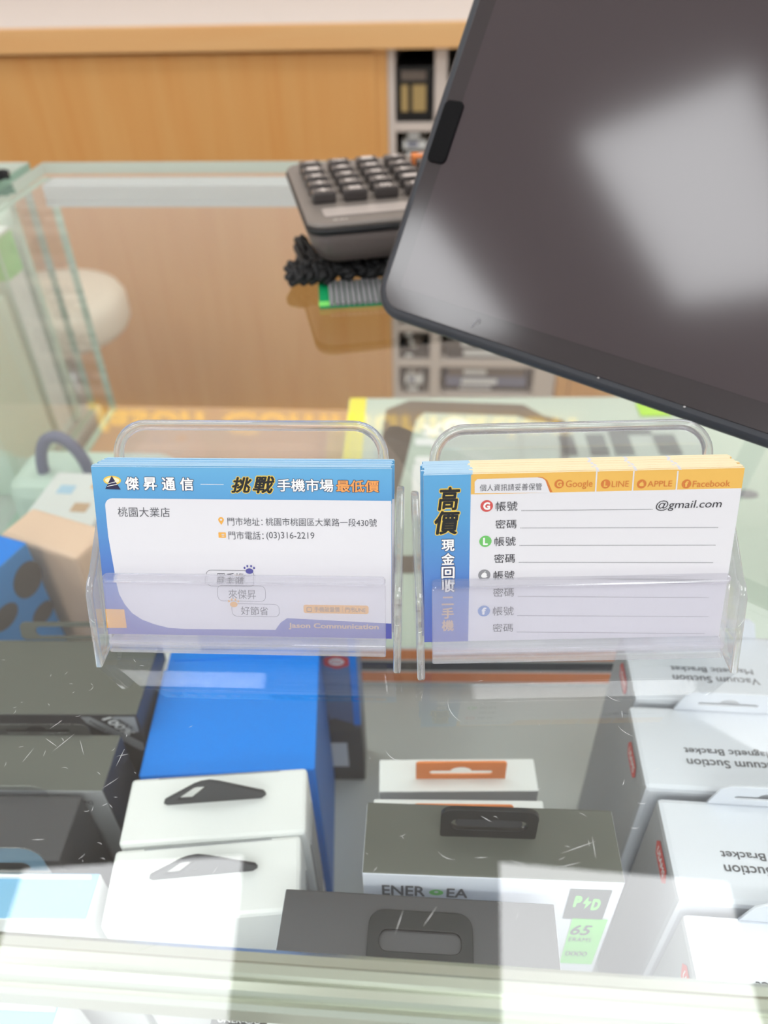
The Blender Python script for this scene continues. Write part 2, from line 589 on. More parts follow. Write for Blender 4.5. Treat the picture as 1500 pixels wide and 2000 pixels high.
# boxes stored on the shelves
pals = [M['dark_shelf'], M['black'], M['grey_card'], M['white'], M['denim'], M['brown_grey']]
names_c = {0: 'dark brown', 1: 'black', 2: 'grey', 3: 'white', 4: 'muted blue', 5: 'brown-grey'}
lev = ['top shelf', 'second shelf', 'third shelf', 'fourth shelf', 'fifth shelf', 'sixth shelf', 'lowest shelf']
rnd = random.Random(11)
for li, z in enumerate(shelf_z):
    up = (zund if li == 0 else shelf_z[li - 1] - .008)
    for ci, (a, b) in enumerate(((.017, dv0 - .004), (dv1 + .004, wS - .054))):
        zz = z + .008
        if li == 0 and ci == 0:
            hgt = (onback(800, 133)[1] - zz)
            t = thing('boxed_picture', 'black box with two tan pictures on the top left shelf', 'box', case(xs + (a + b) / 2, YB + .012, zz + .0004), YAW)
            hw2 = (b - a) / 2
            box('box_body', -hw2, hw2, 0, .2, 0, hgt, M['black'], t, .001)
            box('picture', -hw2 + .008, -.012, -.0012, -.0002, .018, hgt * .68, M['tan_print'], t)
            box('picture', -.004, hw2 - .012, -.0012, -.0002, .018, hgt * .68, M['tan_print'], t)
            box('label_strip', -hw2 + .008, hw2 - .012, -.0012, -.0002, hgt * .76, hgt * .93, M['brown_grey'], t)
            continue
        k = 0
        order = ['lowest', 'second', 'third', 'fourth']
        while zz < up - .016 and k < 4:
            hb = min(rnd.uniform(.015, .028), up - zz - .003)
            q = rnd.choice([0, 1, 2, 3, 0, 1, 4, 5])
            if k == 0 and li in (4, 5):
                q = 1
            ins = rnd.uniform(0, .02)
            t = thing('flat_box', '%s flat box, %s in the pile on the %s, %s column' % (names_c[q], order[k], lev[li], 'left' if ci == 0 else 'right'), 'box',
                      case(xs + (a + b) / 2, YB + .012 + ins, zz + .0003), YAW, 'flat boxes on the shelf unit')
            hw2 = (b - a) / 2 - rnd.uniform(.0, .02)
            box('box_body', -hw2, hw2, 0, .22, 0, hb - .0006, pals[q], t, .001)
            box('end_label', -hw2 * .6, hw2 * rnd.uniform(-.2, .5), -.0009, -.0001, hb * .25, hb * .75, M['white'] if q != 3 else M['denim'], t)
            zz += hb
            k += 1

# stool behind the counter
p = at(88, 574, 0.56)
t = thing('stool', 'round cream padded stool behind the glass counter', 'stool', (p.x, p.y, 0))
zs = CAM.z - 0.56
link('seat', from_bm('seat', lathe_bm([(.10, zs - .075), (.132, zs - .07), (.14, zs - .055), (.14, zs - .018), (.132, zs - .004), (.11, zs), (0.01, zs + .001)])), M['cream'], t)
link('pedestal', from_bm('pedestal', lathe_bm([(.024, .03), (.024, zs - .075)], 20)), M['silver'], t)
link('base', from_bm('base', lathe_bm([(.17, 0), (.17, .012), (.05, .03), (.024, .032)], 32)), M['silver'], t)

# ------------------------------------------------------------------ the glass display cases
H_FLOOR = 0.445
ZF = CAM.z - H_FLOOR
GT = 0.010


def glass_slab(name, x0, x1, y0, y1, z0, z1, pane, edge, parent):
    bm = box_bm(x0, x1, y0, y1, z0, z1)
    bm.normal_update()
    d = (x1 - x0, y1 - y0, z1 - z0)
    thin = d.index(min(d))
    for f in bm.faces:
        f.material_index = 0 if abs(f.normal[thin]) > .9 else 1
    return link(name, from_bm(name, bm), [pane, edge], parent)


def display_case(label, xa, xb, back_panel):
    t = thing('glass_display_case', label, 'display case', case(0, 0, 0), YAW)
    glass_slab('glass_top', xa, xb, .044, .725, GLASS_Z - GT, GLASS_Z, M['pane'], M['glass_edge'], t)
    zt = GLASS_Z - GT - .0004
    glass_slab('side_panel', xa + .001, xa + .009, .056, .716, ZF + .0005, zt, M['pane_side'], M['glass_edge'], t)
    glass_slab('side_panel', xb - .009, xb - .001, .056, .716, ZF + .0005, zt, M['pane_side'], M['glass_edge'], t)
    glass_slab('front_panel', xa + .001, xb - .001, .046, .052, ZF + .0005, zt, M['pane_side'], M['glass_edge'], t)
    ye = .725 if back_panel else .62
    box('case_floor', xa, xb, .044, ye, ZF - .02, ZF, M['case_floor'], t)
    if not back_panel:
        box('rear_sill', xa, xb, .6201, .725, ZF - .02, ZF, M['sill'], t, .001)
    box('base_cabinet', xa + .002, xb - .002, .05, .72, .08, ZF - .0205, M['case_white'], t)
    box('plinth', xa + .01, xb - .01, .07, .70, 0, .0795, M['carcass'], t)
    if back_panel:
        box('back_panel', xa + .012, xb - .012, .690, .700, ZF + .0005, zt, M['mint'], t)
    if back_panel:  # emissive strips added to brighten the inside of this case
        box('fill_strip', xa + .02, xb - .02, .672, .684, zt - .0012, zt - .0002, M['strip'], t)
        box('fill_strip', xa + .02, xb - .02, .067, .076, zt - .0012, zt - .0002, M['strip'], t)
    # rear rail under the glass
    box('rear_rail', xa + .0105, xb - .0105, .690 if not back_panel else .702, .716, zt - .0135, zt, M['rail_back'], t, .001)
    return t


XA = (onback(100, 380, .716)[0] + onback(215, 830, .716)[0]) / 2
XB = onback(90, 627, .690)[0] + .012
case_main = display_case('clear glass display counter carrying the card holders, calculator and tablet', XA, 1.0, False)
case_left = display_case('second glass display counter with a mint back panel, at the left edge', -1.5, XB, True)
# front light rail: ridged aluminium profile under the front edge of the glass
zt = GLASS_Z - GT - .0006
prof = [(.0000, -.010), (.0000, -.003), (.0010, -.0016), (.0022, -.0022), (.0034, -.0006), (.0052, -.0004), (.0062, -.0016), (.0072, -.0008), (.0092, -.0004), (.0102, -.0018), (.0124, -.0022), (.0138, -.004), (.0138, -.010)]
bm = bmesh.new()
A = [bm.verts.new((XA + .012, .0625 + y, zt + z)) for y, z in prof]
B = [bm.verts.new((.985, .0625 + y, zt + z)) for y, z in prof]
for i in range(len(prof)):
    j = (i + 1) % len(prof)
    bm.faces.new((A[i], B[i], B[j], A[j]))
bm.faces.new(A[::-1])
bm.faces.new(B)
bmesh.ops.recalc_face_normals(bm, faces=bm.faces)
link('front_rail', from_bm('front_rail', bm), M['alu'], case_main)
box('fill_strip', XA + .02, .98, .067, .076, zt - .0125, zt - .0101, M['strip'], case_main)  # glowing strip added below the rail to brighten the goods
box('fill_strip', XA + .02, .98, .696, .712, zt - .0146, zt - .0137, M['strip'], case_main)  # second added strip, lights the case from the rear
box('rail_lip', XA + .0105, .9895, .690, .6925, zt - .0185, zt - .0137, M['rail_back'], case_main)

# fine scratches on the glass top
bm = bmesh.new()
rs = random.Random(7)


def scratch(px, py, ln, ang, wd=.00008, bend=0.0):
    c = at(px, py)
    n = 6
    L = []
    for i in range(n + 1):
        s = (i / n - .5) * ln
        a = ang + bend * s / max(ln, 1e-5)
        L.append((c.x + cos(a) * s, c.y + sin(a) * s, wd * (1 - abs(2 * i / n - 1)) + wd * .2))
    vs = []
    for i, (x, y, w) in enumerate(L):
        dx, dy = -sin(ang) * w, cos(ang) * w
        vs.append((bm.verts.new((x + dx, y + dy, GLASS_Z + .00004)), bm.verts.new((x - dx, y - dy, GLASS_Z + .00004))))
    for (a, b), (c2, d) in zip(vs, vs[1:]):
        bm.faces.new((a, b, d, c2))


for px, py, ln, an, be in [(160, 1460, .007, -1.1, 0), (125, 1450, .009, .9, 0), (100, 1450, .006, -.6, 0), (235, 1480, .007, 1.4, 0), (240, 1475, .004, .2, 0), (215, 1530, .006, .7, 0), (110, 1415, .005, .8, 0),
                           (55, 1475, .006, 1.2, 0), (1130, 1655, .012, .3, 0), (1160, 1655, .007, 1.5, 0), (870, 1675, .006, -.5, .5), (1010, 1685, .005, -.4, 0), (1110, 1690, .008, .2, 0), (940, 1675, .004, 0, 0), (880, 1390, .012, -1.2, .6),
                           (1040, 1280, .005, -.8, 0), (765, 1480, .007, -.7, .5), (1195, 1365, .006, -.7, .6), (1220, 1430, .006, -.8, .4), (1255, 1570, .003, 0, .6), (1240, 1618, .003, 0, .5), (1215, 1395, .003, 1.4, 0), (290, 1850, .006, .3, 0),
                           (780, 1800, .007, 1.2, 0), (840, 1790, .007, .9, 0), (950, 1600, .004, -.6, 0), (150, 1830, .006, .4, 0), (420, 1700, .003, 1, 0), (1010, 1790, .003, 1.2, 0), (75, 1640, .004, 0, 0), (180, 1345, .003, 1.2, 1)]:
    scratch(px, py, ln * .8, an, .00005, be)
for i in range(70):
    scratch(rs.choice([rs.uniform(0, 400), rs.uniform(700, 1300)]), rs.uniform(1280, 1760), rs.uniform(.0006, .0022), rs.uniform(0, 3.1), .00004, rs.uniform(0, .8))
for v in bm.verts:
    v.co = CASE_I @ v.co
o = link('scratches', from_bm('scratches', bm), M['scratch'], case_main)
o['kind'] = 'stuff'

# ------------------------------------------------------------------ cartons inside the case


def euro_slot(cx, cy, w, h, bump=True):
    r = h / 2
    pts = []
    for i in range(9):
        a = R(90 + 180 * i / 8)
        pts.append((cx - w / 2 + r + r * cos(a), cy + r * sin(a)))
    for i in range(9):
        a = R(270 + 180 * i / 8)
        pts.append((cx + w / 2 - r + r * cos(a), cy + r * sin(a)))
    if bump:
        for i in range(9):
            a = R(15 + 150 * i / 8)
            pts.append((cx + w * .17 * cos(a) / cos(R(15)), cy + r + (w * .13) * (sin(a) - sin(R(15)))))
    return pts


def carton(name, label, group, loc_top, yaw, w, d, h, mats, bev=.0012, zb=None):
    """upright retail box; loc_top is the middle of its top face; mats = side, top, front"""
    zb = ZF + .0004 if zb is None else zb
    t = thing(name, label, 'box', (loc_top.x, loc_top.y, zb), yaw, group)
    ht = loc_top.z - zb
    bm = box_bm(-w / 2, w / 2, -d / 2, d / 2, 0, ht, bev)
    bm.normal_update()
    for f in bm.faces:
        f.material_index = 1 if f.normal.z > .7 else (2 if f.normal.y < -.7 else 0)
    link('box_body', from_bm('box_body', bm), mats, t)
    t['_h'] = ht
    return t, ht


def edge_box(l, r, h, d, which, w=None, fixed_yaw=None):
    """top-face middle, yaw and width from a front or back top edge seen from pixel l to pixel r"""
    a, b = at(*l, h), at(*r, h)
    e = b - a
    yaw = atan2(e.y, e.x) if fixed_yaw is None else fixed_yaw
    wd = e.length if w is None else w
    ex = Vector((cos(yaw), sin(yaw), 0))
    ey = Vector((-sin(yaw), cos(yaw), 0))
    mid = (a + b) / 2 if w is None else (b - ex * w / 2)
    return mid + ey * (d / 2 if which == 'front' else -d / 2), yaw, wd


def hang_tab(t, loops, thick, m, loc, lean=0.0):
    return plate('hang_tab', loops, thick, m, t, loc, (R(90) - lean, 0, 0), bev=min(.0002, thick / 3))


# dark charger boxes with the white front
c, yw, w = edge_box((707, 1705), (1222, 1725), .277, .028, 'front')
e1, hh = carton('charger_box', 'black-topped white charger box with green 65 label, hang tab upright', 'black-topped charger boxes', c, yw, w, .028, CAM.z * 0 + .445 - .277, [M['cool_white'], M['olive_dark'], M['cool_white']], .0006)
tabw, tabh = .0352, .0185
hang_tab(e1, [rr(-tabw / 2, 0, tabw / 2, tabh, (0.001, .001, .005, .005)), rr(-tabw / 2 + .0035, .005, tabw / 2 - .0035, .0125, .0032)], .0018, M['black'], (-.001, .002, hh))
hang_tab(e1, [rr(-tabw / 2 + .0055, .0066, tabw / 2 - .0055, .011, .002)], .0008, M['charcoal'], (-.001, .0022, hh)).name = 'slot_membrane'
FM = frame(e1) @ Matrix.Translation((0, -.028 / 2, 0)) @ Matrix.Rotation(R(90), 4, 'X')
FR = (R(90), 0, 0)


def frect(Mx, px0, py0, px1, py1):
    a, b = loc_on(px0, py1, Mx), loc_on(px1, py0, Mx)
    return (a.x, a.y, b.x, b.y)


FL = (0, -.028 / 2 - .00025, 0)
text('ENER', frect(FM, 747, 1730.5, 830, 1746), M['grey_ink'], e1, 0, .02, loc=FL, rot=FR)
text('EA', frect(FM, 872, 1735.5, 914, 1751), M['grey_ink'], e1, 0, .02, loc=FL, rot=FR)
a = loc_on(852, 1742, FM)
plate('leaf_logo', [ellipse(a.x, a.y, .0026, .0022), ellipse(a.x, a.y + .0004, .0008, .0008)], 0, M['green_ink'], e1, FL, FR)
b = frect(FM, 1098, 1738, 1196, 1793)
plate('charge_label', [rr(b[0], b[1], b[2], b[3], 0)], 0, M['pd_dark'], e1, FL, FR)
FL2 = (0, FL[1] - .0001, 0)
text('P', frect(FM, 1119, 1749, 1138, 1769), M['pd_green'], e1, 0, .05, loc=FL2, rot=FR)
text('D', frect(FM, 1153, 1755, 1175, 1775), M['pd_green'], e1, 0, .05, loc=FL2, rot=FR)
q = [loc_on(x, y, FM) for x, y in ((1150, 1749), (1138, 1763), (1145, 1763), (1140, 1774), (1156, 1759), (1148, 1759))]
plate('bolt_mark', [[(k.x, k.y) for k in q]], 0, M['pd_green'], e1, FL2, FR)
b = frect(FM, 1092, 1795, 1187, 1880)
plate('watt_label', [rr(b[0], b[1], b[2], b[3], 0)], 0, M['pd_green'], e1, FL, FR)
text('65', frect(FM, 1112, 1806, 1158, 1824), M['pd_dark'], e1, 0, .03, .2, loc=FL2, rot=FR)
text('ERAMS', frect(FM, 1109, 1830, 1156, 1837), M['pd_dark'], e1, 0, .02, loc=FL2, rot=FR)
text('0000', frect(FM, 1102, 1857, 1148, 1865), M['pd_dark'], e1, 0, .02, loc=FL2, rot=FR)

c, yw, w = edge_box((558, 1735), (1083, 1765), .277, .028, 'back')
e2, hh = carton('charger_box', 'black-topped charger box nearest the front rail, its tab folded flat', 'black-topped charger boxes', c, yw, w, .028, .168, [M['cool_white'], M['dark'], M['cool_white']], .0006)
plate('hang_tab', [rr(-tabw / 2, 0, tabw / 2, tabh, (0.001, .001, .005, .005)), rr(-tabw / 2 + .0035, .005, tabw / 2 - .0035, .0125, .0032)], .0012, M['black'], e2, (.001, -.0105, hh + .0009), bev=.0002)

# white boxes with orange hang tabs
for (l, r), ho, lab in (((((735, 1482), (1042, 1480))), .31, 'white box with an orange hang tab standing alone'), ((((752, 1563), (1060, 1562))), .2965, 'white box with an orange hang tab, hidden behind the charger box')):
    c, yw, w = edge_box(l, r, ho, .017, 'back', fixed_yaw=R(-2.5 if ho < .31 else -1.5), w=.0705)
    t, hh = carton('accessory_box', lab, 'white boxes with orange tabs', c, yw, .0705, .0164, .13, [M['white'], M['white'], M['grey_card']], .0006)
    ow, oh = .0395, .0125
    hang_tab(t, [rr(-ow / 2, 0, ow / 2, oh, (0, 0, .0015, .0015)), euro_slot(0, .0047, .0285, .0036)], .0009, M['orange'], (.0012, -.0015, hh))

# white boxes with dark triangular hooks
for i, ((l, r), lab) in enumerate((((((258, 1520), (600, 1497))), 'white box with a dark triangular hook, rear one beside the blue box'), ((((225, 1659), (588, 1628))), 'white box with a dark triangular hook, nearer the front rail'))):
    c, yw, w = edge_box(l, r, .301, .031, 'back')
    t, hh = carton('hook_box', lab, 'white boxes with triangular hooks', c, yw, w, .0305, .144, [M['white'], M['white'], M['white']], .0018)
    s = w / .0745
    tri = [(-.019, 0), (.0195, .0005), (.0215, .0025), (.0208, .0045), (.004, .0135), (.0005, .0148), (-.003, .0142), (-.0060, .0128), (-.0195, .0030), (-.0202, .0012)]
    hole = [(-.0155, .0030), (-.0085, .0030), (-.0005, .0118), (-.0050, .0118), (-.0065, .0112)]
    hang_tab(t, [[(x * s, y * s) for x, y in tri], [(x * s, y * s) for x, y in hole]], .0013, M['charcoal'], (-.001, .002, hh))
    box('side_print', .0001, .0006, -.010, .010, hh - .09, hh - .02, M['grey_card'], t, 0, (w / 2, 0, 0))
    for k in range(3):
        box('tuck_line', -w / 2 + .012, w / 2 - .012, 0, .0004, hh - .0001, hh + .0002, M['grey_card'], t, 0, (0, .0140, 0)) if k == 0 else None

# bright blue box
bdp = (at(470, 1266, .315) - at(450, 1509, .315)).y
c, yw, w = edge_box((328, 1270), (625, 1262), .315, bdp, 'back', fixed_yaw=R(1.0))
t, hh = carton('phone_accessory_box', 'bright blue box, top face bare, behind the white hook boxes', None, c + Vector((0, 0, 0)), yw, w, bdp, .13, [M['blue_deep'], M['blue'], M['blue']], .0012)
box('lid_flap', -w / 2 + .004, w / 2 - .012, bdp / 2 - .007, bdp / 2 - .001, hh, hh + .0007, M['blue'], t, .0003)
box('flap_edge', -w / 2 - .0012, -w / 2 + .002, bdp / 2 - .013, bdp / 2, hh - .010, hh + .0003, M['white'], t, .0005)

# dark box with the red badge
p = at(712, 1525, .445)
pc = tocase(p)
sw = .085
t = thing('gadget_box', 'dark blue and black box with red badge beside the blue box', 'box', case(pc.x - sw / 2, pc.y + .012 - .002, ZF + .0004), YAW + R(3))
hh = .1505
bm = box_bm(-sw / 2, sw / 2, -.012, .012, 0, hh, .0008)
link('box_body', from_bm('box_body', bm), gradient('gadget_print', [(0, (44, 44, 50)), (.36, (52, 54, 62)), (.42, (96, 118, 160)), (1, (96, 136, 190))], 'Z', 0, hh, .4), t)
box('blue_edge', sw / 2 - .0045, sw / 2 - .0005, -.0128, -.0121, .06, hh - .002, M['blue'], t)
GM = frame(t) @ Matrix.Translation((0, -.012, 0)) @ Matrix.Rotation(R(90), 4, 'X')
a = loc_on(657, 1292, GM)
GL = (0, -.0123, 0)
pts = []
for i in range(48):
    th = 2 * pi * i / 48
    k = 1 + .12 * abs(sin(3 * th))
    pts.append((a.x + .0068 * k * cos(th), a.y + .0052 * k * sin(th)))
plate('badge', [pts, ellipse(a.x, a.y, .0042, .0030)], 0, M['red'], t, GL, FR)
plate('badge_centre', [ellipse(a.x, a.y, .0044, .0032)], 0, M['white'], t, (0, -.01225, 0), FR)
text('SYNC', (a.x - .003, a.y - .0012, a.x + .003, a.y + .0012), M['red'], t, 0, .02, loc=(0, -.0124, 0), rot=FR)
b = frect(GM, 636, 1450, 678, 1496)
b = (b[0], max(b[1], .004), b[2], b[3])
plate('barcode_label', [rr(*b, 0)], 0, M['white'], t, GL, FR)
plate('earphone_print', [ellipse(b[0] + .004, b[3] + .022, .002, .008), ellipse(b[0] + .004, b[3] + .022, .0012, .006)], 0, M['dark_ink'], t, GL, FR)
plate('headset_print', [[(-sw / 2 + .002, .052), (sw / 2 - .004, .052), (sw / 2 - .004, .060), (sw / 2 - .016, .066), (sw / 2 - .024, .060), (sw / 2 - .03, .064), (-sw / 2 + .002, .064)]], 0, M['dark'], t, (0, -.0122, 0), FR)

# vacuum suction bracket boxes
bw, bh = .0745, .285
edges = [((1240, 1365), None, 'farthest back'), ((1260, 1540), (1228, 1375), 'second from the back'), ((1325, 1762), (1280, 1558), 'third from the back'), (None, (1330, 1780), 'nearest the front rail')]
f2, b2 = at(1260, 1540, bh), at(1228, 1375, bh)
f3, b3 = at(1325, 1762, bh), at(1280, 1558, bh)
dd = (b2 - f2).length
dv = ((b2 - f2).normalized() + (b3 - f3).normalized()).normalized()
byaw = atan2(dv.y, dv.x) - pi / 2
ex, ey = Vector((cos(byaw), sin(byaw), 0)), Vector((-sin(byaw), cos(byaw), 0))
spots = [at(1240, 1366, bh), f2, f3, at(1330, 1780, bh) - ey * dd]
for p, ed in zip(spots, edges):
    c = p + ex * bw / 2 + ey * dd / 2
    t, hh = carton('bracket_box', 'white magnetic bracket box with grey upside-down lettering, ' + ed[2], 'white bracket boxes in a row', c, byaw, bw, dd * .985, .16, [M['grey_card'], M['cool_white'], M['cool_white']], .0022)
    x0 = -bw / 2 + .0195
    text('Vacuum Suction', (x0, -.0095, x0 + .0385, -.0058), M['grey_ink'], t, hh + .0002, .012, flip=True)
    text('Magnetic Bracket', (x0, -.0035, x0 + .037, .0004), M['grey_ink'], t, hh + .0002, .012, flip=True)
    tw = .044
    tabL = [(-tw / 2, 0), (tw / 2, 0), (tw / 2 - .003, .0095), (tw / 2 - .006, .0122), (-tw / 2 + .0065, .0122), (-tw / 2 + .003, .0098)]
    hang_tab(t, [tabL, euro_slot(0, .0048, .026, .0026)], .001, M['cool_white'], (.0045, dd / 2 - .0012, hh))
    plate('red_badge', [[(-.0085, .0), (-.006, .0045), (.006, .0045), (.0085, 0), (.006, -.0045), (-.006, -.0045)]], 0, M['red'], t, (-bw / 2 - .0003, -.001, hh - .010), (R(90), 0, R(-90)))
    text('USAMS', (-.0055, -.002, .0055, .002), M['print_white'], t, 0, .02, loc=(-bw / 2 - .0004, -.001, hh - .010), rot=(R(90), 0, R(-90)))

# black retail boxes with clear tabs, on the left
DW = .095


def left_box(name, label, br, fr, h, mats, group=None, bev=.0009):
    a, b = at(*br, h), at(*fr, h)
    d = (a - b).length
    v = (a - b).normalized()
    yaw = YAW + R(3)
    ex, ey = Vector((cos(yaw), sin(yaw), 0)), Vector((-sin(yaw), cos(yaw), 0))
    d = (a - b).dot(ey)
    m = (a + b) / 2 - ex * DW / 2
    t, hh = carton(name, label, group, m, yaw, DW, d * .985, .1, mats, bev)
    return t, hh, d


d1, hh, d = left_box('black_retail_box', 'olive-black box with slotted top and a 100% quality ribbon, far left', (310, 1248), (271, 1397), .30, [M['dark'], M['olive_dark'], M['dark']], 'black boxes at the left')
plate('hang_tab', [rr(-.03, 0, .024, .010, .003), rr(-.022, .002, .018, .0075, .0026)], .0008, M['olive_dark'], d1, (.004, d / 2 + .0004, hh - .0006), (R(70), 0, 0))
DM = frame(d1) @ Matrix.Translation((0, -d * .985 / 2, 0)) @ Matrix.Rotation(R(90), 4, 'X')
DL = (0, -d * .985 / 2 - .0003, 0)


def poly(Mx, pts):
    return [(k.x, k.y) for k in (loc_on(x, y, Mx) for x, y in pts)]


plate('quality_ribbon', [poly(DM, [(157, 1399), (175, 1399), (280, 1450), (283, 1463), (277, 1465), (170, 1412)])], 0, M['grey_card'], d1, DL, FR)
plate('quality_ribbon', [poly(DM, [(214, 1399), (263, 1399), (272, 1428), (262, 1431)])], 0, M['grey_card'], d1, DL, FR)
a, b = loc_on(205, 1400, DM), loc_on(262, 1436, DM)
ang = atan2(b.y - a.y, b.x - a.x)
ln = (b - a).length
o = text('100%', (0, -.0022, ln * .92, .0028), M['print_white'], d1, 0, .03, .2, loc=(a.x, DL[1] - .0002, a.y), rot=(R(90), -ang, 0), outline=(M['dark_ink'], .04))
a2, b2_ = loc_on(176, 1407, DM), loc_on(268, 1452, DM)
text('HIGH QUALITY', (0, -.001, (b2_ - a2).length, .0009), M['dark_ink'], d1, 0, .02, loc=(a2.x, DL[1] - .0002, a2.y), rot=(R(90), -ang, 0))
a2, b2_ = loc_on(232, 1404, DM), loc_on(262, 1421, DM)
text('BEST', (0, -.001, (b2_ - a2).length, .0009), M['dark_ink'], d1, 0, .02, loc=(a2.x, DL[1] - .0002, a2.y), rot=(R(90), -ang, 0))

d2, hh, d = left_box('black_retail_box', 'black box with a clear bumped hang tab, second at the left', (236, 1434), (201, 1546), .30, [M['dark'], M['olive_dark'], M['grey_card']], 'black boxes at the left')
hang_tab(d2, [rr(-.030, 0, .018, .0088, (0, 0, .004, .004)), euro_slot(-.006, .0038, .030, .003)], .0006, M['tab_clear'], (.016, d / 2 - .001, hh))
DM = frame(d2) @ Matrix.Translation((0, -d * .985 / 2, 0)) @ Matrix.Rotation(R(90), 4, 'X')
DL = (0, -d * .985 / 2 - .0003, 0)
text('Dual', frect(DM, 158, 1563, 180, 1570), M['dark_ink'], d2, 0, .01, loc=DL, rot=FR, flip=True)
plate('dark_print', [poly(DM, [(165, 1575), (196, 1640), (196, 1700), (60, 1700), (60, 1575)])], 0, M['dark'], d2, DL, FR)

d3, hh, d = left_box('black_retail_box', 'black box with a flat clear tab, third at the left', (158, 1553), (118, 1683), .30, [M['dark'], M['dark'], M['dark']], 'black boxes at the left')
hang_tab(d3, [rr(-.045, 0, .0335, .0085, (0, 0, .006, .002)), rr(-.03, .002, .012, .005, .0014)], .0006, M['tab_clear'], (.0, d / 2 - .001, hh))
lb, hh, d = left_box('light_blue_box', 'light blue box with white rim and rounded clear tab, near the rail', (194, 1704), (172, 1797), .30, [M['white'], M['sky'], M['white']])
hang_tab(lb, [rr(-.045, 0, .0285, .0215, (0, 0, .007, .002)), rr(-.03, .004, .022, .0105, .003)], .0006, M['tab_clear'], (.0, d / 2 - .0012, hh))
box('white_rim', -DW / 2 + .001, DW / 2 - .003, -.0006, .0006, 0, .0022, M['white'], lb, .0003, (0, d / 2 - .0022, hh - .0004))

# cartons standing low in front, seen under the rail
c, yw, w = edge_box((527, 1957), (1120, 1992), .29, .020, 'back')
t, hh = carton('white_carton', 'plain white carton lying lowest at the front glass', None, c, yw, w, .0195, .1, [M['white'], M['white'], M['white']], .0008)
c, yw, w = edge_box((418, 1956), (521, 1962), .34, .026, 'back')
t, hh = carton('cable_box', 'small dark box with pale blue model label at the front', None, c, yw, w * .98, .026, .1, [M['dark'], M['dark'], M['dark']], .0006)
TM = frame(t) @ Matrix.Translation((0, 0, hh + .0002))
b = frect(TM, 420, 1968, 524, 1984)
plate('model_label', [rr(-w * .46, b[1], w * .46, b[3], 0)], 0, M['sky'], t, (0, 0, hh + .0002))
text('A-302BQ', (-w * .36, b[1] + .0006, w * .43, b[3] - .0006), M['print_white'], t, hh + .0004, .01)
b = frect(TM, 420, 1989, 522, 1996)
text('UNER-C/U', (-w * .36, b[1], w * .43, b[3]), M['print_white'], t, hh + .0003, .01)
c, yw, w = edge_box((-190, 1915), (128, 1928), .34, .026, 'back')
t, hh = carton('light_blue_box', 'small light blue box with white rim at the lower left corner', None, c, yw, w, .026, .1, [M['white'], M['sky'], M['white']], .001)
box('white_rim', -w / 2 + .001, w / 2 - .001, -.0045, .0045, 0, .003, M['white'], t, .0005, (0, .0085, hh - .0005))

# ------------------------------------------------------------------ large flat carton further back
hb = .404
pa, pb = at(682, 777, hb), at(642, 890, hb)
fl = at(820, 1264, hb)
bya = R(-2.6)
ex, ey = Vector((cos(bya), sin(bya), 0)), Vector((-sin(bya), cos(bya), 0))
bd = (pa - fl).dot(ey)
bwid = .43
cc = pa - ey * bd / 2 + ex * bwid / 2
big, hh = carton('product_carton', 'large pale green carton lying flat with dark octagonal frame print', None, cc, bya, bwid, bd, .04, [M['grey_card'], M['pale_green'], M['white']], .0015)
TM = frame(big) @ Matrix.Translation((0, 0, hh + .0002))
TL = (0, 0, hh + .0003)
a = loc_on(700, 777, TM).x
plate('yellow_stripe', [rr(-bwid / 2 + .001, -bd / 2 + .001, -bwid / 2 + .018, bd / 2 - .001, 0)], 0, M['yellow'], big, TL)
outer = poly(TM, [(740, 893), (754, 800), (800, 782), (1022, 790), (1062, 812), (1100, 820), (1110, 838), (1120, 1120), (690, 1120)])
inner = poly(TM, [(795, 893), (812, 822), (828, 806), (1010, 812), (1040, 822), (1088, 828), (1095, 838), (1092, 1085), (745, 1085)])
plate('frame_print', [outer, inner], 0, M['brown_grey'], big, TL)
q = poly(TM, [(780, 1040), (930, 830)])
lt = poly(TM, [(905, 830), (900, 880), (880, 910), (860, 960), (820, 1060)])
for ch, (px0, py0, px1, py1) in (('9', (868, 818, 925, 850)), ('K', (828, 826, 862, 850)), ('U', (812, 858, 856, 905)), ('I', (806, 920, 842, 1000))):
    b = frect(TM, px0, py0, px1, py1)
    o = text(ch, (-(b[3] - b[1]) / 2, -(b[2] - b[0]) / 2, (b[3] - b[1]) / 2, (b[2] - b[0]) / 2), M['print_white'], big, 0, .05, loc=((b[0] + b[2]) / 2, (b[1] + b[3]) / 2, hh + .0005), rot=(0, 0, R(90)))
for px0, py0, px1, py1 in ((1100, 850, 1118, 890), (1155, 848, 1178, 890), (1203, 838, 1222, 890), (1222, 838, 1270, 850), (1290, 848, 1316, 890)):
    b = frect(TM, px0, py0, px1, py1)
    plate('logo_block', [rr(*b, .002)], 0, M['pd_dark'], big, TL)
b = frect(TM, 1440, 955, 1475, 975)
plate('dot_print', [ellipse((b[0] + b[2]) / 2, (b[1] + b[3]) / 2, .010, .006)], 0, M['grey_badge'], big, TL)
for z0, z1, mm in ((.028, .038, M['orange']), (.004, .014, M['orange'])):
    box('orange_band', -bwid / 2 + .002, bwid / 2 - .002, -.0006, -.0001, z0, z1, mm, big, 0, (0, -bd / 2, 0))
box('black_band', -bwid / 2 + .012, bwid / 2 - .2, -.0006, -.0001, .0165, .0255, M['dark'], big, 0, (0, -bd / 2, 0))
p = at(1276, 801, hb)
t = box('sticky_note', -.015, .015, -.012, .012, 0, .0006, M['lime'])
t.location = (p.x, p.y, ZF + .0004 + hh + .0006)
t.rotation_euler = (0, 0, bya)
tag(t, 'lime green sticky note on the far edge of the pale green carton', 'sticky note')

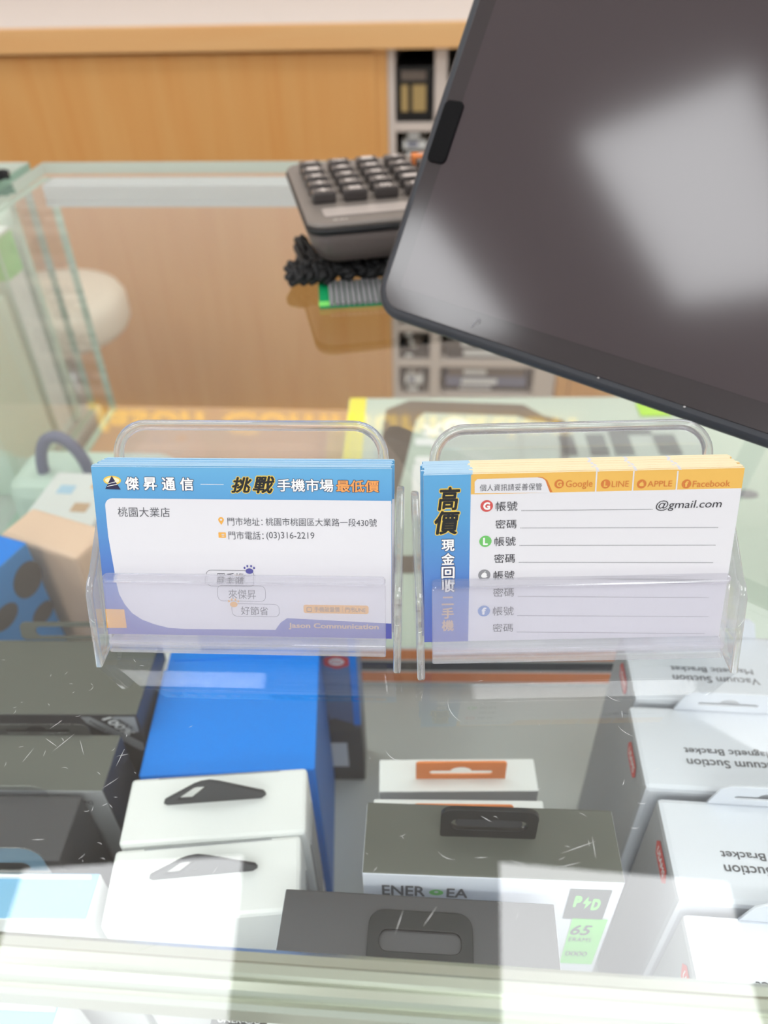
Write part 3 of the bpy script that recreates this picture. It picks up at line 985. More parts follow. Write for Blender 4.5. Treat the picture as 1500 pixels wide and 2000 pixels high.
# ------------------------------------------------------------------ blurred goods at the left inside the case
fr_, fl_ = at(52, 1059, .30), at(0, 1106, .30)
e = fr_ - fl_
yw = atan2(e.y, e.x)
ex, ey = Vector((cos(yw), sin(yw), 0)), Vector((-sin(yw), cos(yw), 0))
lw, ld = .075, (at(14, 983, .30) - fr_).dot(ey)
c = fr_ - ex * lw / 2 + ey * ld / 2
t, hh = carton('camera_box', 'blue box printed with grey lenses, turned at an angle at the left edge', None, c, yw, lw, ld, .1, [M['side_blue'], M['blue'], M['side_blue']], .001)
CM = frame(t) @ Matrix.Translation((0, -ld / 2, 0)) @ Matrix.Rotation(R(90), 4, 'X')
CL = (0, -ld / 2 - .0003, 0)
for px, py, rx, ry in ((54, 1132, 18, 40), (84, 1197, 18, 22), (10, 1205, 22, 26)):
    a, b = loc_on(px - rx, py + ry, CM), loc_on(px + rx, py - ry, CM)
    a0 = loc_on(px, py, CM)
    plate('lens_print', [ellipse(a0.x, a0.y, abs(b.x - a.x) / 2, abs(loc_on(px, py - ry, CM).y - loc_on(px, py + ry, CM).y) / 2)], 0, M['oval'], t, CL, FR)
c = at(92, 1062, .312)
t, hh = carton('peach_box', 'peach coloured box behind the blue lens-printed box', None, c + Vector((0, .012, 0)), R(-24), .062, .03, .1, [M['peach'], M['peach'], M['peach']], .003)
box('red_band', -.0305, .0305, -.0156, -.0151, hh * .1, hh * .2, M['red'], t)
c = at(135, 1010, .345)
t, hh = carton('patterned_box', 'white box with faint coloured prints, left of the business cards', None, c + Vector((-.005, .012, 0)), R(-8), .055, .085, .1, [M['white'], M['white'], M['white']], .002)
for x, y, mm in ((-.012, -.02, M['grey_badge']), (.01, .0, M['tan_ink']), (-.01, .02, M['edge_blue']), (.014, .028, M['orange_ink']), (.012, -.028, M['grey_badge'])):
    box('colour_print', x - .006, x + .006, y - .005, y + .005, hh + .0001, hh + .0004, mm, t)
# mint bag with dark loop
c = at(60, 990, .37)
t, hh = carton('mint_pouch', 'mint green pouch with a dark blue loop handle at the left', None, case(XA + .012 + .068, tocase(c).y + .055, c.z), YAW, .13, .06, .1, [M['mint'], M['mint'], M['mint']], .012)
pts = [(-.028 + .020 * cos(a), 0, .03 + .040 * sin(a)) for a in [pi * k / 24 for k in range(25)]]
link('loop_handle', from_bm('loop', tube_me(pts, .005)), M['denim'], t, None or (.01, -.008, hh - .035))
box('blue_print', -.03, .05, -.0306, -.0302, .02, .05, M['blue_ink'], t)

# goods in the neighbouring case
def ncase(px, py, h):
    return at(px, py, h)


gx, gz = XB - .014, onback(30, 462, .655)[1]
t, hh = carton('green_label_box', 'tall pale box with a light green label inside the neighbouring counter', None, case(gx - .06, .668, gz), YAW, .12, .03, .1, [M['white'], M['white'], M['mint']], .001)
box('green_label', -.0585, .0585, -.0156, -.0152, hh - .040, hh - .003, M['pd_green'], t)
box('green_label', .0602, .0606, -.0145, .0145, hh - .040, hh - .003, M['pd_green'], t)
gx, gz = XB - .014, onback(70, 655, .56)[1]
t, hh = carton('storage_box', 'pale mint box carrying the grey tray in the neighbouring counter', None, case(gx - .055, .598, gz), YAW, .11, .085, .1, [M['mint'], M['mint'], M['mint']], .002)
t = thing('grey_tray', 'round grey plastic tray inside the neighbouring counter', 'tray', case(gx - .050, .598, gz + .0005), YAW)
bm = lathe_bm([(.026, 0), (.034, .003), (.038, .024), (.040, .028), (.037, .028), (.035, .024), (.031, .006), (.006, .004)], 40)
link('bowl', from_bm('bowl', bm), M['grey_card'], t)
link('rim', from_bm('rim', tube_me([(.0385 * cos(2 * pi * k / 40), .0385 * sin(2 * pi * k / 40), .028) for k in range(40)], .0016, 6, True)), M['white'], t)

# ------------------------------------------------------------------ card holders
ACR = M['clear']


def holder(label, p, yaw, width, bz, tilt):
    """p: where the front card stands, on the glass"""
    t = thing('card_holder', label, 'card holder', (p.x, p.y, GLASS_Z + .0002), yaw, 'clear card holders')
    lean = R(23.5)
    hw = width / 2
    iw = hw - .0065
    box('base_plate', -iw, iw, -.0045, .0080, -.0012, 0, M['clear_base'], t, .0004, (0, 0, bz), (-tilt, 0, 0))
    box('front_ledge', -iw, iw, -.0054, -.0027, .0030, bz - .0009, M['clear_base'], t, .0005)
    box('front_wall', -iw, iw, -.0011, .0011, 0, .0218, M['clear_wall'], t, .0007, (0, -.0040, bz - .0008), (-lean, 0, 0))
    box('wall_rim', -iw, iw, -.0016, .0016, .0214, .0241, M['clear_rim'], t, .0012, (0, -.0040, bz - .0008), (-lean, 0, 0), 3)
    # back plate with rounded top and thick rim
    bw2, bh2, r = .0418, .0607, .0095
    loop = rr(-bw2, 0, bw2, bh2, (.001, .001, r, r), 8)
    plate('back_plate', [rr(-bw2 + .0017, .0003, bw2 - .0017, bh2 - .0017, (.0005, .0005, r - .0017, r - .0017), 8)], .0016, ACR, t, (0, .0148, .0032), (R(90) - lean, 0, 0), .0003)
    path = [(bw2, .0015)] + [q for q in loop if q[1] > .002] + [(-bw2, .0015)]
    bm = tube_me([(x, y, 0) for x, y in path], .00165, 10)
    link('back_rim', from_bm('rim', bm), M['clear_rim'], t, (0, .0148, .0032), (R(90) - lean, 0, 0))
    side = [(-.0075, 0), (.0005, 0), (.0030, .0028), (.0185, .0028), (.0205, 0), (.0265, 0), (.0350, .0330), (.0345, .0385), (.0320, .0400), (.0285, .0398), (.0070, .0256), (.0036, .0244), (.0010, .0218)]
    for s in (-1, 1):
        o = plate('side_panel', [side], .0024, M['clear_side'], t, (s * (hw - .0030), 0, 0), (R(90), 0, R(90)), .0006)
        o.rotation_euler = (Matrix.Rotation(s * R(0.6), 3, 'Y') @ Matrix.Rotation(R(90), 3, 'Z') @ Matrix.Rotation(R(90), 3, 'X')).to_euler()
    return t


CW, CH, CT = .090, .054, .00084


def card_mesh(kind):
    bm = bmesh.new()
    if kind == 'left':
        xs_ = [0, .0055, CW]
        ys_ = [0, .0435, CH]
        fm = lambda i, j: 1 if (i == 0 or j == 1) else 0
        em = lambda i: 2
        sm = lambda j: 2 if j == 1 else 0
    else:
        q = .0008
        c1, c2, c3 = .0490, .0596, .0720
        xs_ = [0, .0138, c1 - q / 2, c1 + q / 2, c2 - q / 2, c2 + q / 2, c3 - q / 2, c3 + q / 2, CW]
        ys_ = [0, .0472, CH]
        fm = lambda i, j: 1 if i == 0 else (3 if (j == 1 and i % 2 == 1) else 0)
        em = lambda i: 2 if i == 0 else (4 if i % 2 == 1 else 0)
        sm = lambda j: 0
    fr = [[bm.verts.new((x - CW / 2, y, 0)) for y in ys_] for x in xs_]
    bk = [[bm.verts.new((x - CW / 2, y, -CT)) for y in ys_] for x in xs_]
    nx, ny = len(xs_), len(ys_)

    def face(vs, k):
        f = bm.faces.new(vs)
        f.material_index = k
    for i in range(nx - 1):
        for j in range(ny - 1):
            face((fr[i][j], fr[i + 1][j], fr[i + 1][j + 1], fr[i][j + 1]), fm(i, j))
            face((bk[i][j], bk[i][j + 1], bk[i + 1][j + 1], bk[i + 1][j]), 0)
        face((fr[i][-1], fr[i + 1][-1], bk[i + 1][-1], bk[i][-1]), em(i))
        face((fr[i + 1][0], fr[i][0], bk[i][0], bk[i + 1][0]), 0)
    for j in range(ny - 1):
        face((fr[0][j + 1], bk[0][j + 1], bk[0][j], fr[0][j]), 2 if kind == 'left' else 0)
        face((fr[-1][j], bk[-1][j], bk[-1][j + 1], fr[-1][j + 1]), sm(j))
    return from_bm('card_' + kind, bm)


card_mats = {'left': [M['paper'], M['left_blue'], M['edge_blue']], 'right': [M['paper'], M['right_blue'], M['edge_blue'], M['header_orange'], M['edge_cream']]}


def card_stack(kind, px, py, h, yaw, lean, n, labels, group):
    p = at(px, py, h)
    rot = Matrix.Rotation(yaw, 3, 'Z') @ Matrix.Rotation(R(90) - lean, 3, 'X')
    nrm = rot @ Vector((0, 0, 1))
    me = card_mesh(kind)
    for m in card_mats[kind]:
        me.materials.append(m)
    rg = random.Random(3 if kind == 'left' else 5)
    front = None
    for i in range(n):
        o = bpy.data.objects.new('business_card', me)
        COL.objects.link(o)
        jx = 0 if i == 0 else rg.uniform(-.0006, .0006)
        jy = 0 if i == 0 else (rg.choice([0, 0, .00003, .00006, .00015]) if kind == 'left' else rg.uniform(-.00002, .00002))
        dz = i * .00086 + (0 if i == 0 else .0002)
        off = rot @ Vector((jx, jy + dz * (.045 if kind == 'left' else .02), -dz))
        o.location = p + off
        o.rotation_euler = rot.to_euler()
        tag(o, labels[0] if i == 0 else labels[1], 'business card', None if i == 0 else group)
        if i == 0:
            front = o
    return front, p, Matrix.Translation(p) @ rot.to_4x4()


YL, YR = R(-3.6), R(-.6)
LH, RH = .1812, .1796
fL, pL, ML = card_stack('left', 486, 1243, LH, YL, R(24), 14,
                        ['white and blue shop business card at the front of the left holder', 'blue-edged business card stacked behind the front card in the left holder'], 'business cards behind the front card, left holder')
fR, pR, MR = card_stack('right', 1116, 1248, RH, YR, R(17.5), 14,
                        ['white card with orange tabs and account lines at the front of the right holder', 'cream-edged business card stacked behind the front card in the right holder'], 'business cards behind the front card, right holder')
hl = holder('clear acrylic card holder holding the blue and white shop cards', pL, YL, .0995, .0054, R(22))
hr = holder('clear acrylic card holder holding the orange-tabbed account cards', pR + Vector((.0012, 0, 0)), YR, .101, .0068, R(16))

# ---- print on the left front card
ZP = .00006


def rect(Mx, a, b, c, d):
    """pixel box -> local box, averaged over its corners"""
    tl, tr_, bl, br_ = loc_on(a, b, Mx), loc_on(c, b, Mx), loc_on(a, d, Mx), loc_on(c, d, Mx)
    return ((tl.x + bl.x) / 2, (bl.y + br_.y) / 2, (tr_.x + br_.x) / 2, (tl.y + tr_.y) / 2)


def T(body, box_px, m, **k):
    return text(body, rect(CMx, *box_px), m, CARD, k.pop('z', ZP * 3), **k)


def shape(name, pts, m, z=ZP):
    return plate(name, [poly(CMx, pts)], 0, m, CARD, (0, 0, z))


CARD, CMx = fL, ML
h2, w2 = CH, CW / 2
xl = loc_on(206, 990, ML).x
yt = loc_on(480, 975.5, ML).y
# lower corner curve as printed: purple corner under a white sweep
lowc = poly(ML, [(228, 1140), (233, 1160), (244, 1180), (258, 1197), (278, 1210), (302, 1219), (330, 1226), (360, 1228)])
sheet = [(w2 - .0002, yt), (w2 - .0002, .0052)] + poly(ML, [(561, 1207)]) + poly(ML, [(548, 1216), (538, 1230)]) + lowc[::-1] + [(xl, yt - .012)] + [(xl + .0024 - .0024 * cos(a), yt - .0024 + .0024 * sin(a)) for a in [pi / 2 * k / 6 for k in range(7)]]
sheet = sheet[:]
plate('blue_ground', [rr(-w2 + .0001, .0001, w2 - .0001, h2 - .0001, 0)], 0, M['left_blue'], fL, (0, 0, ZP))
plate('white_field', [sheet], 0, M['paper'], fL, (0, 0, ZP * 2))
shape('orange_square', [(206, 1189), (243, 1190), (248, 1226), (209, 1226)], M['orange_ink'], ZP * 2.5)
plate('logo_ring', [ellipse(*loc_on(219.5, 938, ML).xy, .0027, .0014), ellipse(*loc_on(219.5, 938, ML).xy, .0022, .0009)], 0, M['gold'], fL, (0, 0, ZP * 2.6))
plate('logo_ring', [ellipse(*loc_on(219.5, 938, ML).xy, .0022, .0010)], 0, M['edge_cream'], fL, (0, 0, ZP * 2.4))
shape('logo_pyramid', [(218.5, 929), (206, 955), (236, 956)], M['navy'], ZP * 2.8)
for k in range(2):
    y = 941 + 5 * k
    shape('logo_stripe', [(212 - 2 * k, y + 3), (226 + 3 * k, y - 1), (226.5 + 3 * k, y + 0.4), (211.5 - 2 * k, y + 4.2)], M['print_white'], ZP * 3)
for ch, cx in zip('傑昇通信', (258, 293.5, 329.5, 365)):
    T(ch, (cx - 12.8, 931.5 + (cx - 258) * .012, cx + 12.8, 956.5 + (cx - 258) * .012), M['print_white'], bold=.03, outline=(M['navy'], .035))
shape('thin_rule', [(392, 945), (437, 945.6), (437, 946.6), (392, 946)], M['print_white'], ZP * 2.6)
T('挑', (452, 932, 492, 962), M['black'], bold=.03, shear=.25, outline=(M['gold'], .045), name='brush_lettering')
T('戰', (494, 930, 536, 963), M['black'], bold=.03, shear=.25, outline=(M['gold'], .045), name='brush_lettering')
T('手機市場', (542, 935.5, 651, 960), M['print_white'], bold=.022, outline=(M['navy'], .035))
T('最低價', (657, 938, 740, 961), M['orange_txt'], bold=.022, outline=(M['navy'], .035))
T('桃園大業店', (230.5, 990.5, 332, 1009.5), M['grey_ink'], spacing=1.05)
T('門市地址：', (444.5, 1010.5, 513, 1026.5), M['grey_ink'])
T('桃園市桃園區大業路一段430號', (519, 1012, 736, 1027.5), M['grey_ink'])
T('門市電話：', (446.5, 1037.5, 515, 1053.5), M['grey_ink'])
T('(03)316-2219', (520.5, 1039, 614, 1055.5), M['grey_ink'])
a = loc_on(432, 1015, ML)
plate('pin_icon', [[(a.x + .00085 * cos(t_), a.y + .00085 * sin(t_)) for t_ in [R(-35 + 250 * k / 16) for k in range(17)]] + [(a.x, a.y - .0016)], ellipse(a.x, a.y, .00035, .00035, 12)], 0, M['orange_ink'], fL, (0, 0, ZP * 3))
plate('phone_icon', [rr(*rect(ML, 427, 1039.5, 441.5, 1050), .0002), rr(*rect(ML, 433, 1042.5, 438.5, 1044.5), 0), rr(*rect(ML, 433, 1046, 438.5, 1047.5), 0)], 0, M['orange_ink'], fL, (0, 0, ZP * 3))


def bubble(a, b, c, d):
    x0, y0, x1, y1 = rect(ML, a, b, c, d)
    plate('speech_bubble', [rr(x0, y0, x1, y1, .0016), rr(x0 + .00012, y0 + .00012, x1 - .00012, y1 - .00012, .0015)], 0, M['grey_ink'], fL, (0, 0, ZP * 3))


def paw(px, py, m):
    a = loc_on(px, py, ML)
    plate('paw_icon', [ellipse(a.x, a.y, .0012, .0009, 18)], 0, m, fL, (0, 0, ZP * 4))
    for k in range(4):
        an = R(150 - 40 * k)
        plate('paw_icon', [ellipse(a.x + .0017 * cos(an), a.y + .0004 + .0013 * sin(an), .0003, .0004, 10)], 0, m, fL, (0, 0, ZP * 4))


bubble(403, 1113.5, 497, 1145)
T('買手機', (424, 1119, 478, 1137), M['dark_ink'])
paw(487.5, 1115, M['purple_ink'])
bubble(425, 1143, 519, 1174)
T('來傑昇', (446.5, 1151, 500, 1169.5), M['grey_ink'])
bubble(453, 1179, 546, 1204)
T('好節省', (471, 1184.5, 524, 1201), M['dark_ink'])
paw(457, 1180, M['orange_ink'])
x0, y0, x1, y1 = rect(ML, 593, 1181.5, 720, 1198)
plate('line_button', [rr(x0, y0, x1, y1, .0007)], 0, M['orange_ink'], fL, (0, 0, ZP * 2.6))
T('手機破盤價｜門市LINE', (614, 1185, 714, 1195.5), M['grey_ink'])
plate('scan_icon', [rr(*rect(ML, 599, 1185.5, 609, 1194.5), .0003), rr(*rect(ML, 600, 1186.5, 608, 1193.5), .0002)], 0, M['grey_ink'], fL, (0, 0, ZP * 3))
T('Jason Communication', (564, 1217.5, 739.5, 1230), M['tan_ink'], bold=.03)

# ---- print on the right front card
CARD, CMx = fR, MR
yh = loc_on(1180, 959.5, MR).y
xb = loc_on(918, 1040, MR).x
plate('white_field', [rr(xb, .0001, w2 - .0001, yh, 0)], 0, M['paper'], fR, (0, 0, ZP))
plate('blue_strip', [rr(-w2 + .0001, .0001, xb, h2 - .0001, 0)], 0, M['right_blue'], fR, (0, 0, ZP))
plate('orange_header', [rr(xb, yh, w2 - .0001, h2 - .0001, 0)], 0, M['header_orange'], fR, (0, 0, ZP))
shape('tab_shadow', [(1050, 931), (1060, 932), (1069, 938), (1079, 961), (1060, 961)], M['rust'], ZP * 1.6)
ylow = yh - .0004
tabp = poly(MR, [(927, 963), (927, 941), (932, 935.5), (1050, 932), (1060, 934), (1065, 938), (1074, 962)])
plate('white_tab', [tabp], 0, M['paper'], fR, (0, 0, ZP * 2))
for t0, t1 in ((1165.5, 1163), (1238, 1234.7), (1324, 1320)):
    shape('tab_line', [(t0 - 1.4, 919.5), (t0 + 1.4, 919.5), (t1 + 1.4, 961), (t1 - 1.4, 961)], M['paper'], ZP * 2)
T('個人資訊請妥善保管', (937, 944.5, 1058, 958), M['grey_ink'])


def apple(a, r, m, z):
    body = []
    for k in range(40):
        th = 2 * pi * k / 40
        q = r * (1 - .10 * cos(2 * th + pi) * 0 + .08 * cos(3 * (th + pi / 2)) * -1)
        x, y = q * cos(th), q * .95 * sin(th)
        if (x - r * 1.15) ** 2 + (y - r * .12) ** 2 < (r * .42) ** 2:
            x = r * 1.15 - math.sqrt(max((r * .42) ** 2 - (y - r * .12) ** 2, 0))
        body.append((a.x + x, a.y + y - r * .1))
    plate('apple_mark', [body], 0, m, CARD, (0, 0, z))
    plate('apple_mark', [[(a.x + r * (.05 + .38 * u * .8) + r * .12 * sin(pi * u), a.y + r * (.95 + .42 * u) - r * .1 * sin(pi * u)) for u in [k / 6 for k in range(7)]] +
                         [(a.x + r * (.05 + .38 * u * .8) - r * .10 * sin(pi * u), a.y + r * (.95 + .42 * u) + r * .12 * sin(pi * u)) for u in [1 - k / 6 for k in range(7)]]], 0, m, CARD, (0, 0, z))


def badge(px, py, rpx, ch, m, mt):
    a = loc_on(px, py, MR)
    r = abs(loc_on(px + rpx, py, MR).x - a.x)
    plate('round_badge', [ellipse(a.x, a.y, r, r, 32)], 0, m, fR, (0, 0, ZP * 2.2))
    if ch == 'apple':
        apple(a, r * .5, mt, ZP * 3)
    else:
        wd = {'G': .52, 'L': .36, 'f': .34}[ch]
        text(ch, (a.x - r * wd, a.y - r * .62, a.x + r * wd, a.y + r * .62), mt, fR, ZP * 3, .05)


for px, ch, word, x0_, x1_, top_, bot_ in ((1092, 'G', 'Google', 1105, 1157, 937.5, 955), (1182.7, 'L', 'LINE', 1194.7, 1228, 939, 950.5), (1253, 'apple', 'APPLE', 1264.5, 1312.5, 938.7, 950), (1340.5, 'f', 'Facebook', 1353, 1426, 938, 950.5)):
    badge(px, 945, 9.2, ch, M['rust'], M['header_orange'])
    T(word, (x0_, top_, x1_, bot_), M['rust'], bold=.006)


def dots(xa, ya, xb_, yb_):
    a, b = loc_on(xa, ya, MR), loc_on(xb_, yb_, MR)
    n = int((b - a).length / .00042)
    bm = bmesh.new()
    for k in range(n):
        c = a.lerp(b, k / n)
        s = .00011
        bm.faces.new([bm.verts.new((c.x + dx * s, c.y + dy * s, 0)) for dx, dy in ((-1, -1), (1, -1), (1, 1), (-1, 1))])
    link('dotted_line', from_bm('dots', bm), M['grey_ink'], fR, (0, 0, ZP * 2.2))


for yb0, txt, bx, ink, d0, d1_, ye in ((988.5, '帳號', (968, 979, 1010.5, 997.5), 'dark_ink', 1019, 1276, (997, 994.5)), (1023, '密碼', (967.5, 1014.5, 1008.5, 1032), 'dark_ink', 1017, 1404, (1031, 1030)),
                                       (1057, '帳號', (965.7, 1048, 1007, 1066), 'dark_ink', 1015.5, 1399, (1065, 1064.5)), (1090, '密碼', (965, 1081.5, 1005.5, 1099), 'dark_ink', 1014, 1394, (1098, 1098.5)),
                                       (1123, '帳號', (963.7, 1114.3, 1004.5, 1131.8), 'dark_ink', 1012, 1390, (1130.5, 1132)), (1157, '密碼', (963, 1148, 1003.5, 1165), 'dark_ink', 1012, 1386, (1164.5, 1167)),
                                       (1193, '帳號', (962.5, 1184, 1003, 1201.7), 'dark_ink', 1011, 1385, (1202, 1204)), (1226, '密碼', (961.9, 1217.5, 1001.8, 1233.6), 'dark_ink', 1010, 1377, (1234, 1237))):
    T(txt, bx, M[ink], bold=.004)
    dots(d0, ye[0], d1_, ye[1])
T('@gmail.com', (1281, 976, 1409, 996.5), M['dark_ink'], bold=.003, shear=.12)
badge(950.5, 988, 12.2, 'G', M['red'], M['print_white'])
badge(948, 1057, 12, 'L', M['green_ink'], M['print_white'])
badge(945.8, 1122.8, 12, 'apple', M['grey_badge'], M['print_white'])
badge(945, 1193, 12, 'f', M['blue_ink'], M['print_white'])
T('高', (856, 951, 898, 996), M['black'], bold=.03, shear=.15, outline=(M['gold'], .04), name='brush_lettering')
T('價', (849, 998, 897, 1043), M['black'], bold=.03, shear=.15, outline=(M['gold'], .04), name='brush_lettering')
for ch, y0_ in zip('現金回收', (1053.5, 1080, 1106.5, 1133)):
    T(ch, (862.5, y0_, 887.5, y0_ + 22.5), M['print_white'], bold=.03, outline=(M['navy'], .04))
for ch, y0_ in zip('手機', (1186.5, 1210.5)):
    T(ch, (863, y0_, 886, y0_ + 21), M['tan_ink'], bold=.03)
T('二', (863, 1165, 886, 1181), M['tan_ink'], bold=.03)

# ------------------------------------------------------------------ tablet on its stand
TZ = .36
psi, be = R(41.5), R(32.0)
d_ = Vector((cos(psi), -sin(psi), 0))
u_ = Vector((sin(be) * sin(psi), sin(be) * cos(psi), cos(be)))
n_ = d_.cross(u_).normalized()
corner = CAM + ray(733, 598) * TZ
TW, TH_, TT = .247, .36, .0078
rotT = Matrix((d_, u_, n_)).transposed()
tab = bpy.data.objects.new('tablet', None)
COL.objects.link(tab)
tab.empty_display_size = .01
tab.location = corner - n_ * .0002
tab.rotation_euler = rotT.to_euler()
tag(tab, 'large black tablet with a dark reflective screen propped up at the upper right', 'tablet')
TMx = Matrix.Translation(corner) @ rotT.to_4x4()
crn = .0125
plate('housing', [rr(0, 0, TW, TH_, crn, 8)], TT, M['slate'], tab, (0, 0, -TT / 2 - .0001), bev=.0028)
plate('screen_glass', [rr(.0021, .0021, TW - .0021, TH_ - .0021, crn - .002, 8)], .0008, M['bezel'], tab, (0, 0, -.0001), bev=.0003)
plate('display_area', [rr(.0105, .0115, TW - .0105, TH_ - .0115, .002, 4)], .0001, M['screen'], tab, (0, 0, .00036))
a, b = loc_on(826, 312, TMx), loc_on(872, 197, TMx)
plate('side_clip', [rr(.0026, a.y, .0118, b.y, .0022)], .0012, M['clip_black'], tab, (0, 0, .0007), bev=.0004)
box('side_button', -.0011, .0004, a.y - .002, b.y + .006, -.0055, -.0020, M['slate'], tab, .0005)
q = loc_on(929, 631, TMx)
plate('white_mark', [[(q.x - .0016, q.y - .0024), (q.x - .0008, q.y - .0024), (q.x + .0010, q.y + .0016), (q.x + .0016, q.y + .0012), (q.x + .0012, q.y - .0002), (q.x + .0018, q.y), (q.x + .0022, q.y + .0016), (q.x + .0008, q.y + .0024), (q.x - .0002, q.y + .0018)]], 0, M['grey_badge'], tab, (0, 0, .00045))
for k in (.115, .150, .182):
    box('edge_nick', k - .0004, k + .0004, .0012, .0018, .0002, .0005, M['silver'], tab)
# stand: weighted foot, arm and cradle behind the tablet
bx = corner + d_ * .150 + u_ * .150 - n_ * .085
st = thing('tablet_stand', 'dark metal stand behind the tablet, holding it above the glass', 'stand', (bx.x, bx.y, GLASS_Z + .0002), -psi)
box('foot', -.05, .05, -.04, .04, 0, .006, M['slate'], st, .002)
hz = corner.z + .085 * u_.z - n_.z * .0115 - GLASS_Z
# arm from foot to cradle
tgt = corner + d_ * .150 + u_ * .110 - n_ * .0125
lt_ = Matrix.Rotation(psi, 3, 'Z') @ (tgt - Vector((bx.x, bx.y, GLASS_Z)))
link('arm', from_bm('arm', tube_me([(0, 0, .005), (0, 0, .04), (lt_.x, lt_.y * .6, lt_.z * .85), (lt_.x, lt_.y, lt_.z)], .006, 12)), M['slate'], st)
o = plate('cradle', [rr(-.05, -.04, .05, .045, .006)], .003, M['slate'], st, lt_ + Vector((0, 0, 0)), (0, 0, 0), .0005)
o.rotation_euler = (Matrix.Rotation(psi, 3, 'Z') @ rotT).to_euler()

# ------------------------------------------------------------------ calculator on its cord, ribbed pad
HT = .146
fl = at(600, 443, HT)
cy = R(10.5)
ex, ey = Vector((cos(cy), sin(cy), 0)), Vector((-sin(cy), cos(cy), 0))
bl_ = at(566, 320, HT)
cdp = (bl_ - fl).dot(ey)
cw = .128
cz = CAM.z - HT - .026
calc = thing('calculator', 'grey desktop calculator with dark keys lying on a black cord', 'calculator', (fl.x + (ex * cw / 2).x, fl.y + (ex * cw / 2).y, cz), cy)


def loft(levels, n=6):
    bm = bmesh.new()
    rings = []
    for ins, z, r in levels:
        rings.append([bm.verts.new((x, y, z)) for x, y in rr(-cw / 2 + ins, ins, cw / 2 - ins, cdp - ins, r, n)])
    for A_, B_ in zip(rings, rings[1:]):
        for k in range(len(A_)):
            f = bm.faces.new((A_[k], A_[(k + 1) % len(A_)], B_[(k + 1) % len(B_)], B_[k]))
            f.smooth = True
    bm.faces.new(rings[0][::-1])
    bm.faces.new(rings[-1])
    bmesh.ops.recalc_face_normals(bm, faces=bm.faces)
    return bm


link('body', from_bm('body', loft([(.012, 0, .012), (.008, .0015, .012), (.003, .010, .012), (.001, .018, .012), (.0015, .0195, .012)])), M['calc_body'], calc)
link('rim_band', from_bm('rim', loft([(.0006, .0197, .011), (.0, .021, .011), (.0, .0228, .011), (.001, .0232, .011)])), M['black'], calc)
link('top_plate', from_bm('top', loft([(.0012, .0233, .010), (.001, .0248, .010), (.0022, .026, .010)])), M['calc_top'], calc)
plate('display_panel', [rr(-cw / 2 + .012, .013, cw / 2 - .006, .027, .002)], .0008, M['calc_panel'], calc, (0, 0, .0263), bev=.0002)
text('SUN', (-cw / 2 + .016, .0055, -cw / 2 + .024, .0085), M['key_top'], calc, .0262, .02)
box('badge_strip', .0, cw / 2 - .02, .0045, .009, .0261, .0264, M['calc_panel'], calc)
prot = None
chars = ['+', '=', '00', '0', '.', 'C', '+', '3', '2', '1', '-', 'M', 'x', '6', '5', '4', '%', 'R', '-', '9', '8', '7', '/', 'T', '>', 'MU', '-', '+', 'AC', 'G']
kx, ky = .0192, .0158
km = from_bm('key', box_bm(-.0072, .0072, -.0052, .0052, 0, .0065, .0012))
km.materials.append(M['key'])
kmo = km.copy()
kmo.materials.clear()
kmo.materials.append(M['orange'])
n_rows = 5
for r_ in range(n_rows):
    for c_ in range(6):
        x, y = -cw / 2 + .0155 + c_ * kx, .0425 + r_ * ky
        o = bpy.data.objects.new('key', kmo if (c_ == 4 and r_ == 4) else km)
        COL.objects.link(o)
        o.parent = calc
        o.location = (x, y, .0261)
        text(chars[(r_ * 6 + c_) % 30], (-.0034, -.0028, .0034, .0028), M['key_top'], o, .0067, .05, flip=True, name='key_symbol')
for sx in (-1, 1):
    box('rubber_foot', -.006, .006, -.006, .006, -.0158, .0004, M['black'], calc, .001, (sx * .045, cdp - .025, 0))


def braid(name, label, pts, loc, yaw, rad=.0021, tw=.0024):
    t = thing(name, label, 'cord', loc, yaw)
    fine = []
    P = [Vector(p_) for p_ in pts]
    n = len(P)
    for i in range(n - 1):
        for k in range(7):
            u_1 = k / 7
            p0, p1, p2, p3 = P[max(i - 1, 0)], P[i], P[i + 1], P[min(i + 2, n - 1)]
            fine.append(.5 * ((2 * p1) + (p2 - p0) * u_1 + (2 * p0 - 5 * p1 + 4 * p2 - p3) * u_1 ** 2 + (3 * p1 - p0 - 3 * p2 + p3) * u_1 ** 3))
    for s in range(3):
        path = []
        for i, q_ in enumerate(fine):
            d0 = (fine[min(i + 1, len(fine) - 1)] - fine[max(i - 1, 0)]).normalized()
            s_ = d0.cross(Vector((0, 0, 1)))
            s_ = s_.normalized() if s_.length > 1e-3 else Vector((1, 0, 0))
            w_ = s_.cross(d0)
            a_ = i * .55 + s * 2 * pi / 3
            path.append(q_ + s_ * cos(a_) * tw + w_ * sin(a_) * tw)
        link('cord_strand', from_bm('strand', tube_me(path, rad, 7)), M['cord'], t)
    return t


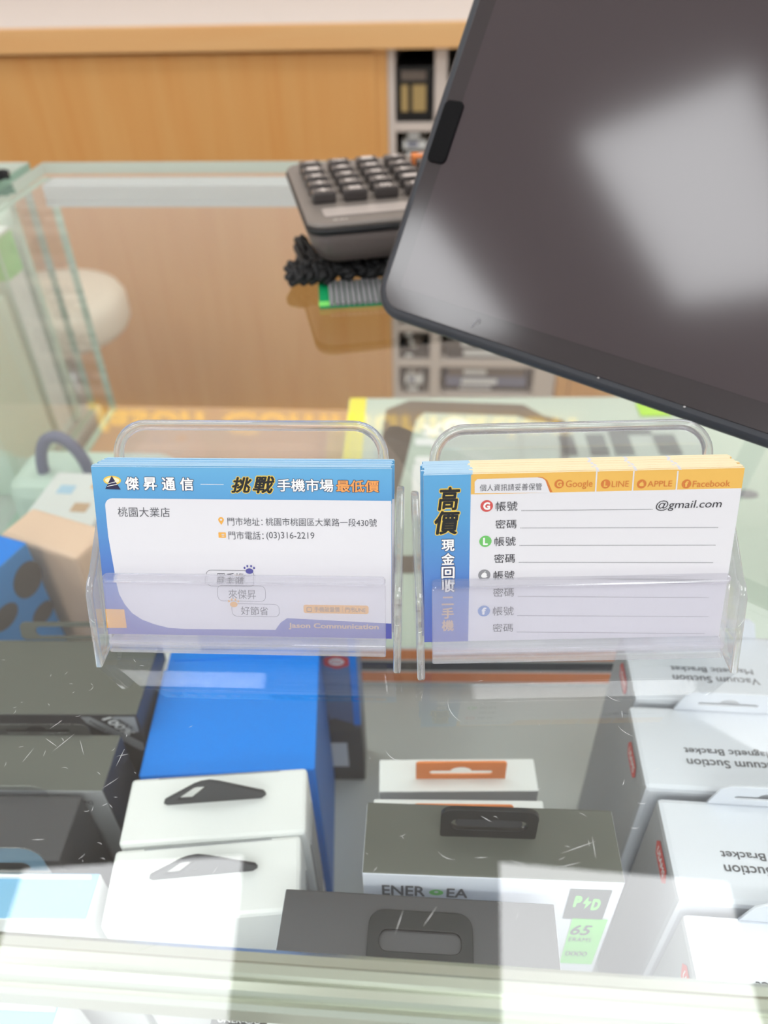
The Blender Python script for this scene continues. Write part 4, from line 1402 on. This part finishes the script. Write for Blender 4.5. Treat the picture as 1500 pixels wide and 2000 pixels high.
pc = at(672, 548, .187)
zz = .0062
zig = []
for k in range(11):
    x = -.033 + k * .0072
    zig += [(x, -.004 if k % 2 == 0 else .044, zz + (.002 if k % 3 == 1 else 0)), (x + .0026, -.008 if k % 2 == 0 else .048, zz + .001)]
for k in range(17):
    zig.append((.050 - k * .0054, -.009 + (.006 if k % 2 else 0), zz + (.0038 if k % 2 else 0)))
for k in range(17):
    zig.append((-.036 + k * .0054, .002 + (.007 if k % 2 else 0), zz + (0 if k % 2 else .0035)))
braid('braided_cord', 'bundled black braided cord under the calculator', zig, (pc.x + .004, pc.y + .003, GLASS_Z), cy)
zig2 = [(.012, .012, .0063), (.0, .004, .0063), (-.012, .010, .0063), (-.02, .0, .0063), (-.034, .008, .0063), (-.05, .0, .0063), (-.07, .01, .0063)]
p = at(10, 362, .187)
braid('braided_cord', 'black braided cord lying at the far left edge on glass', zig2, (p.x - .012, p.y, GLASS_Z), 0)
p = at(690, 594, .187)
pad = thing('card_pad', 'grey ribbed pad with a green left edge, half under the tablet', 'pad', (p.x + .02, p.y + .006, GLASS_Z + .0002), R(4))
box('green_board', -.040, .050, -.010, .026, 0, .0018, M['green'], pad, .0005)
box('lime_corner', -.0402, -.031, -.0102, -.004, .0019, .0023, M['pd_green'], pad, 0)
bm = bmesh.new()
for k in range(26):
    box_bm(-.034 + k * .0032, -.034 + k * .0032 + .0026, -.011, .022, .0019, .0042, .0004, 1, bm)
link('ribbed_sheet', from_bm('ribbed', bm), M['rib'], pad)

# ------------------------------------------------------------------ gold shop lettering on the back wall
SM = CASE_M @ Matrix.Translation((0, Y1 - .03, 0))


def mirrored(px, py):
    d = ray(px, py)
    k = -.187 / d.z
    g = CAM + d * k
    rd = Vector((d.x, d.y, -d.z))
    c = CASE_I @ g
    rc = CASE_I.to_3x3() @ rd
    k2 = (Y1 - .03 - c.y) / rc.y
    q_ = c + rc * k2
    return q_.x, q_.z


sx0, sz0 = mirrored(167, 793)
sx1, _ = mirrored(1130, 800)
_, sz1 = mirrored(420, 850)
sign.location = case(0, Y1 - .012, 0)
lo, hi = min(sz0, sz1), max(sz0, sz1)
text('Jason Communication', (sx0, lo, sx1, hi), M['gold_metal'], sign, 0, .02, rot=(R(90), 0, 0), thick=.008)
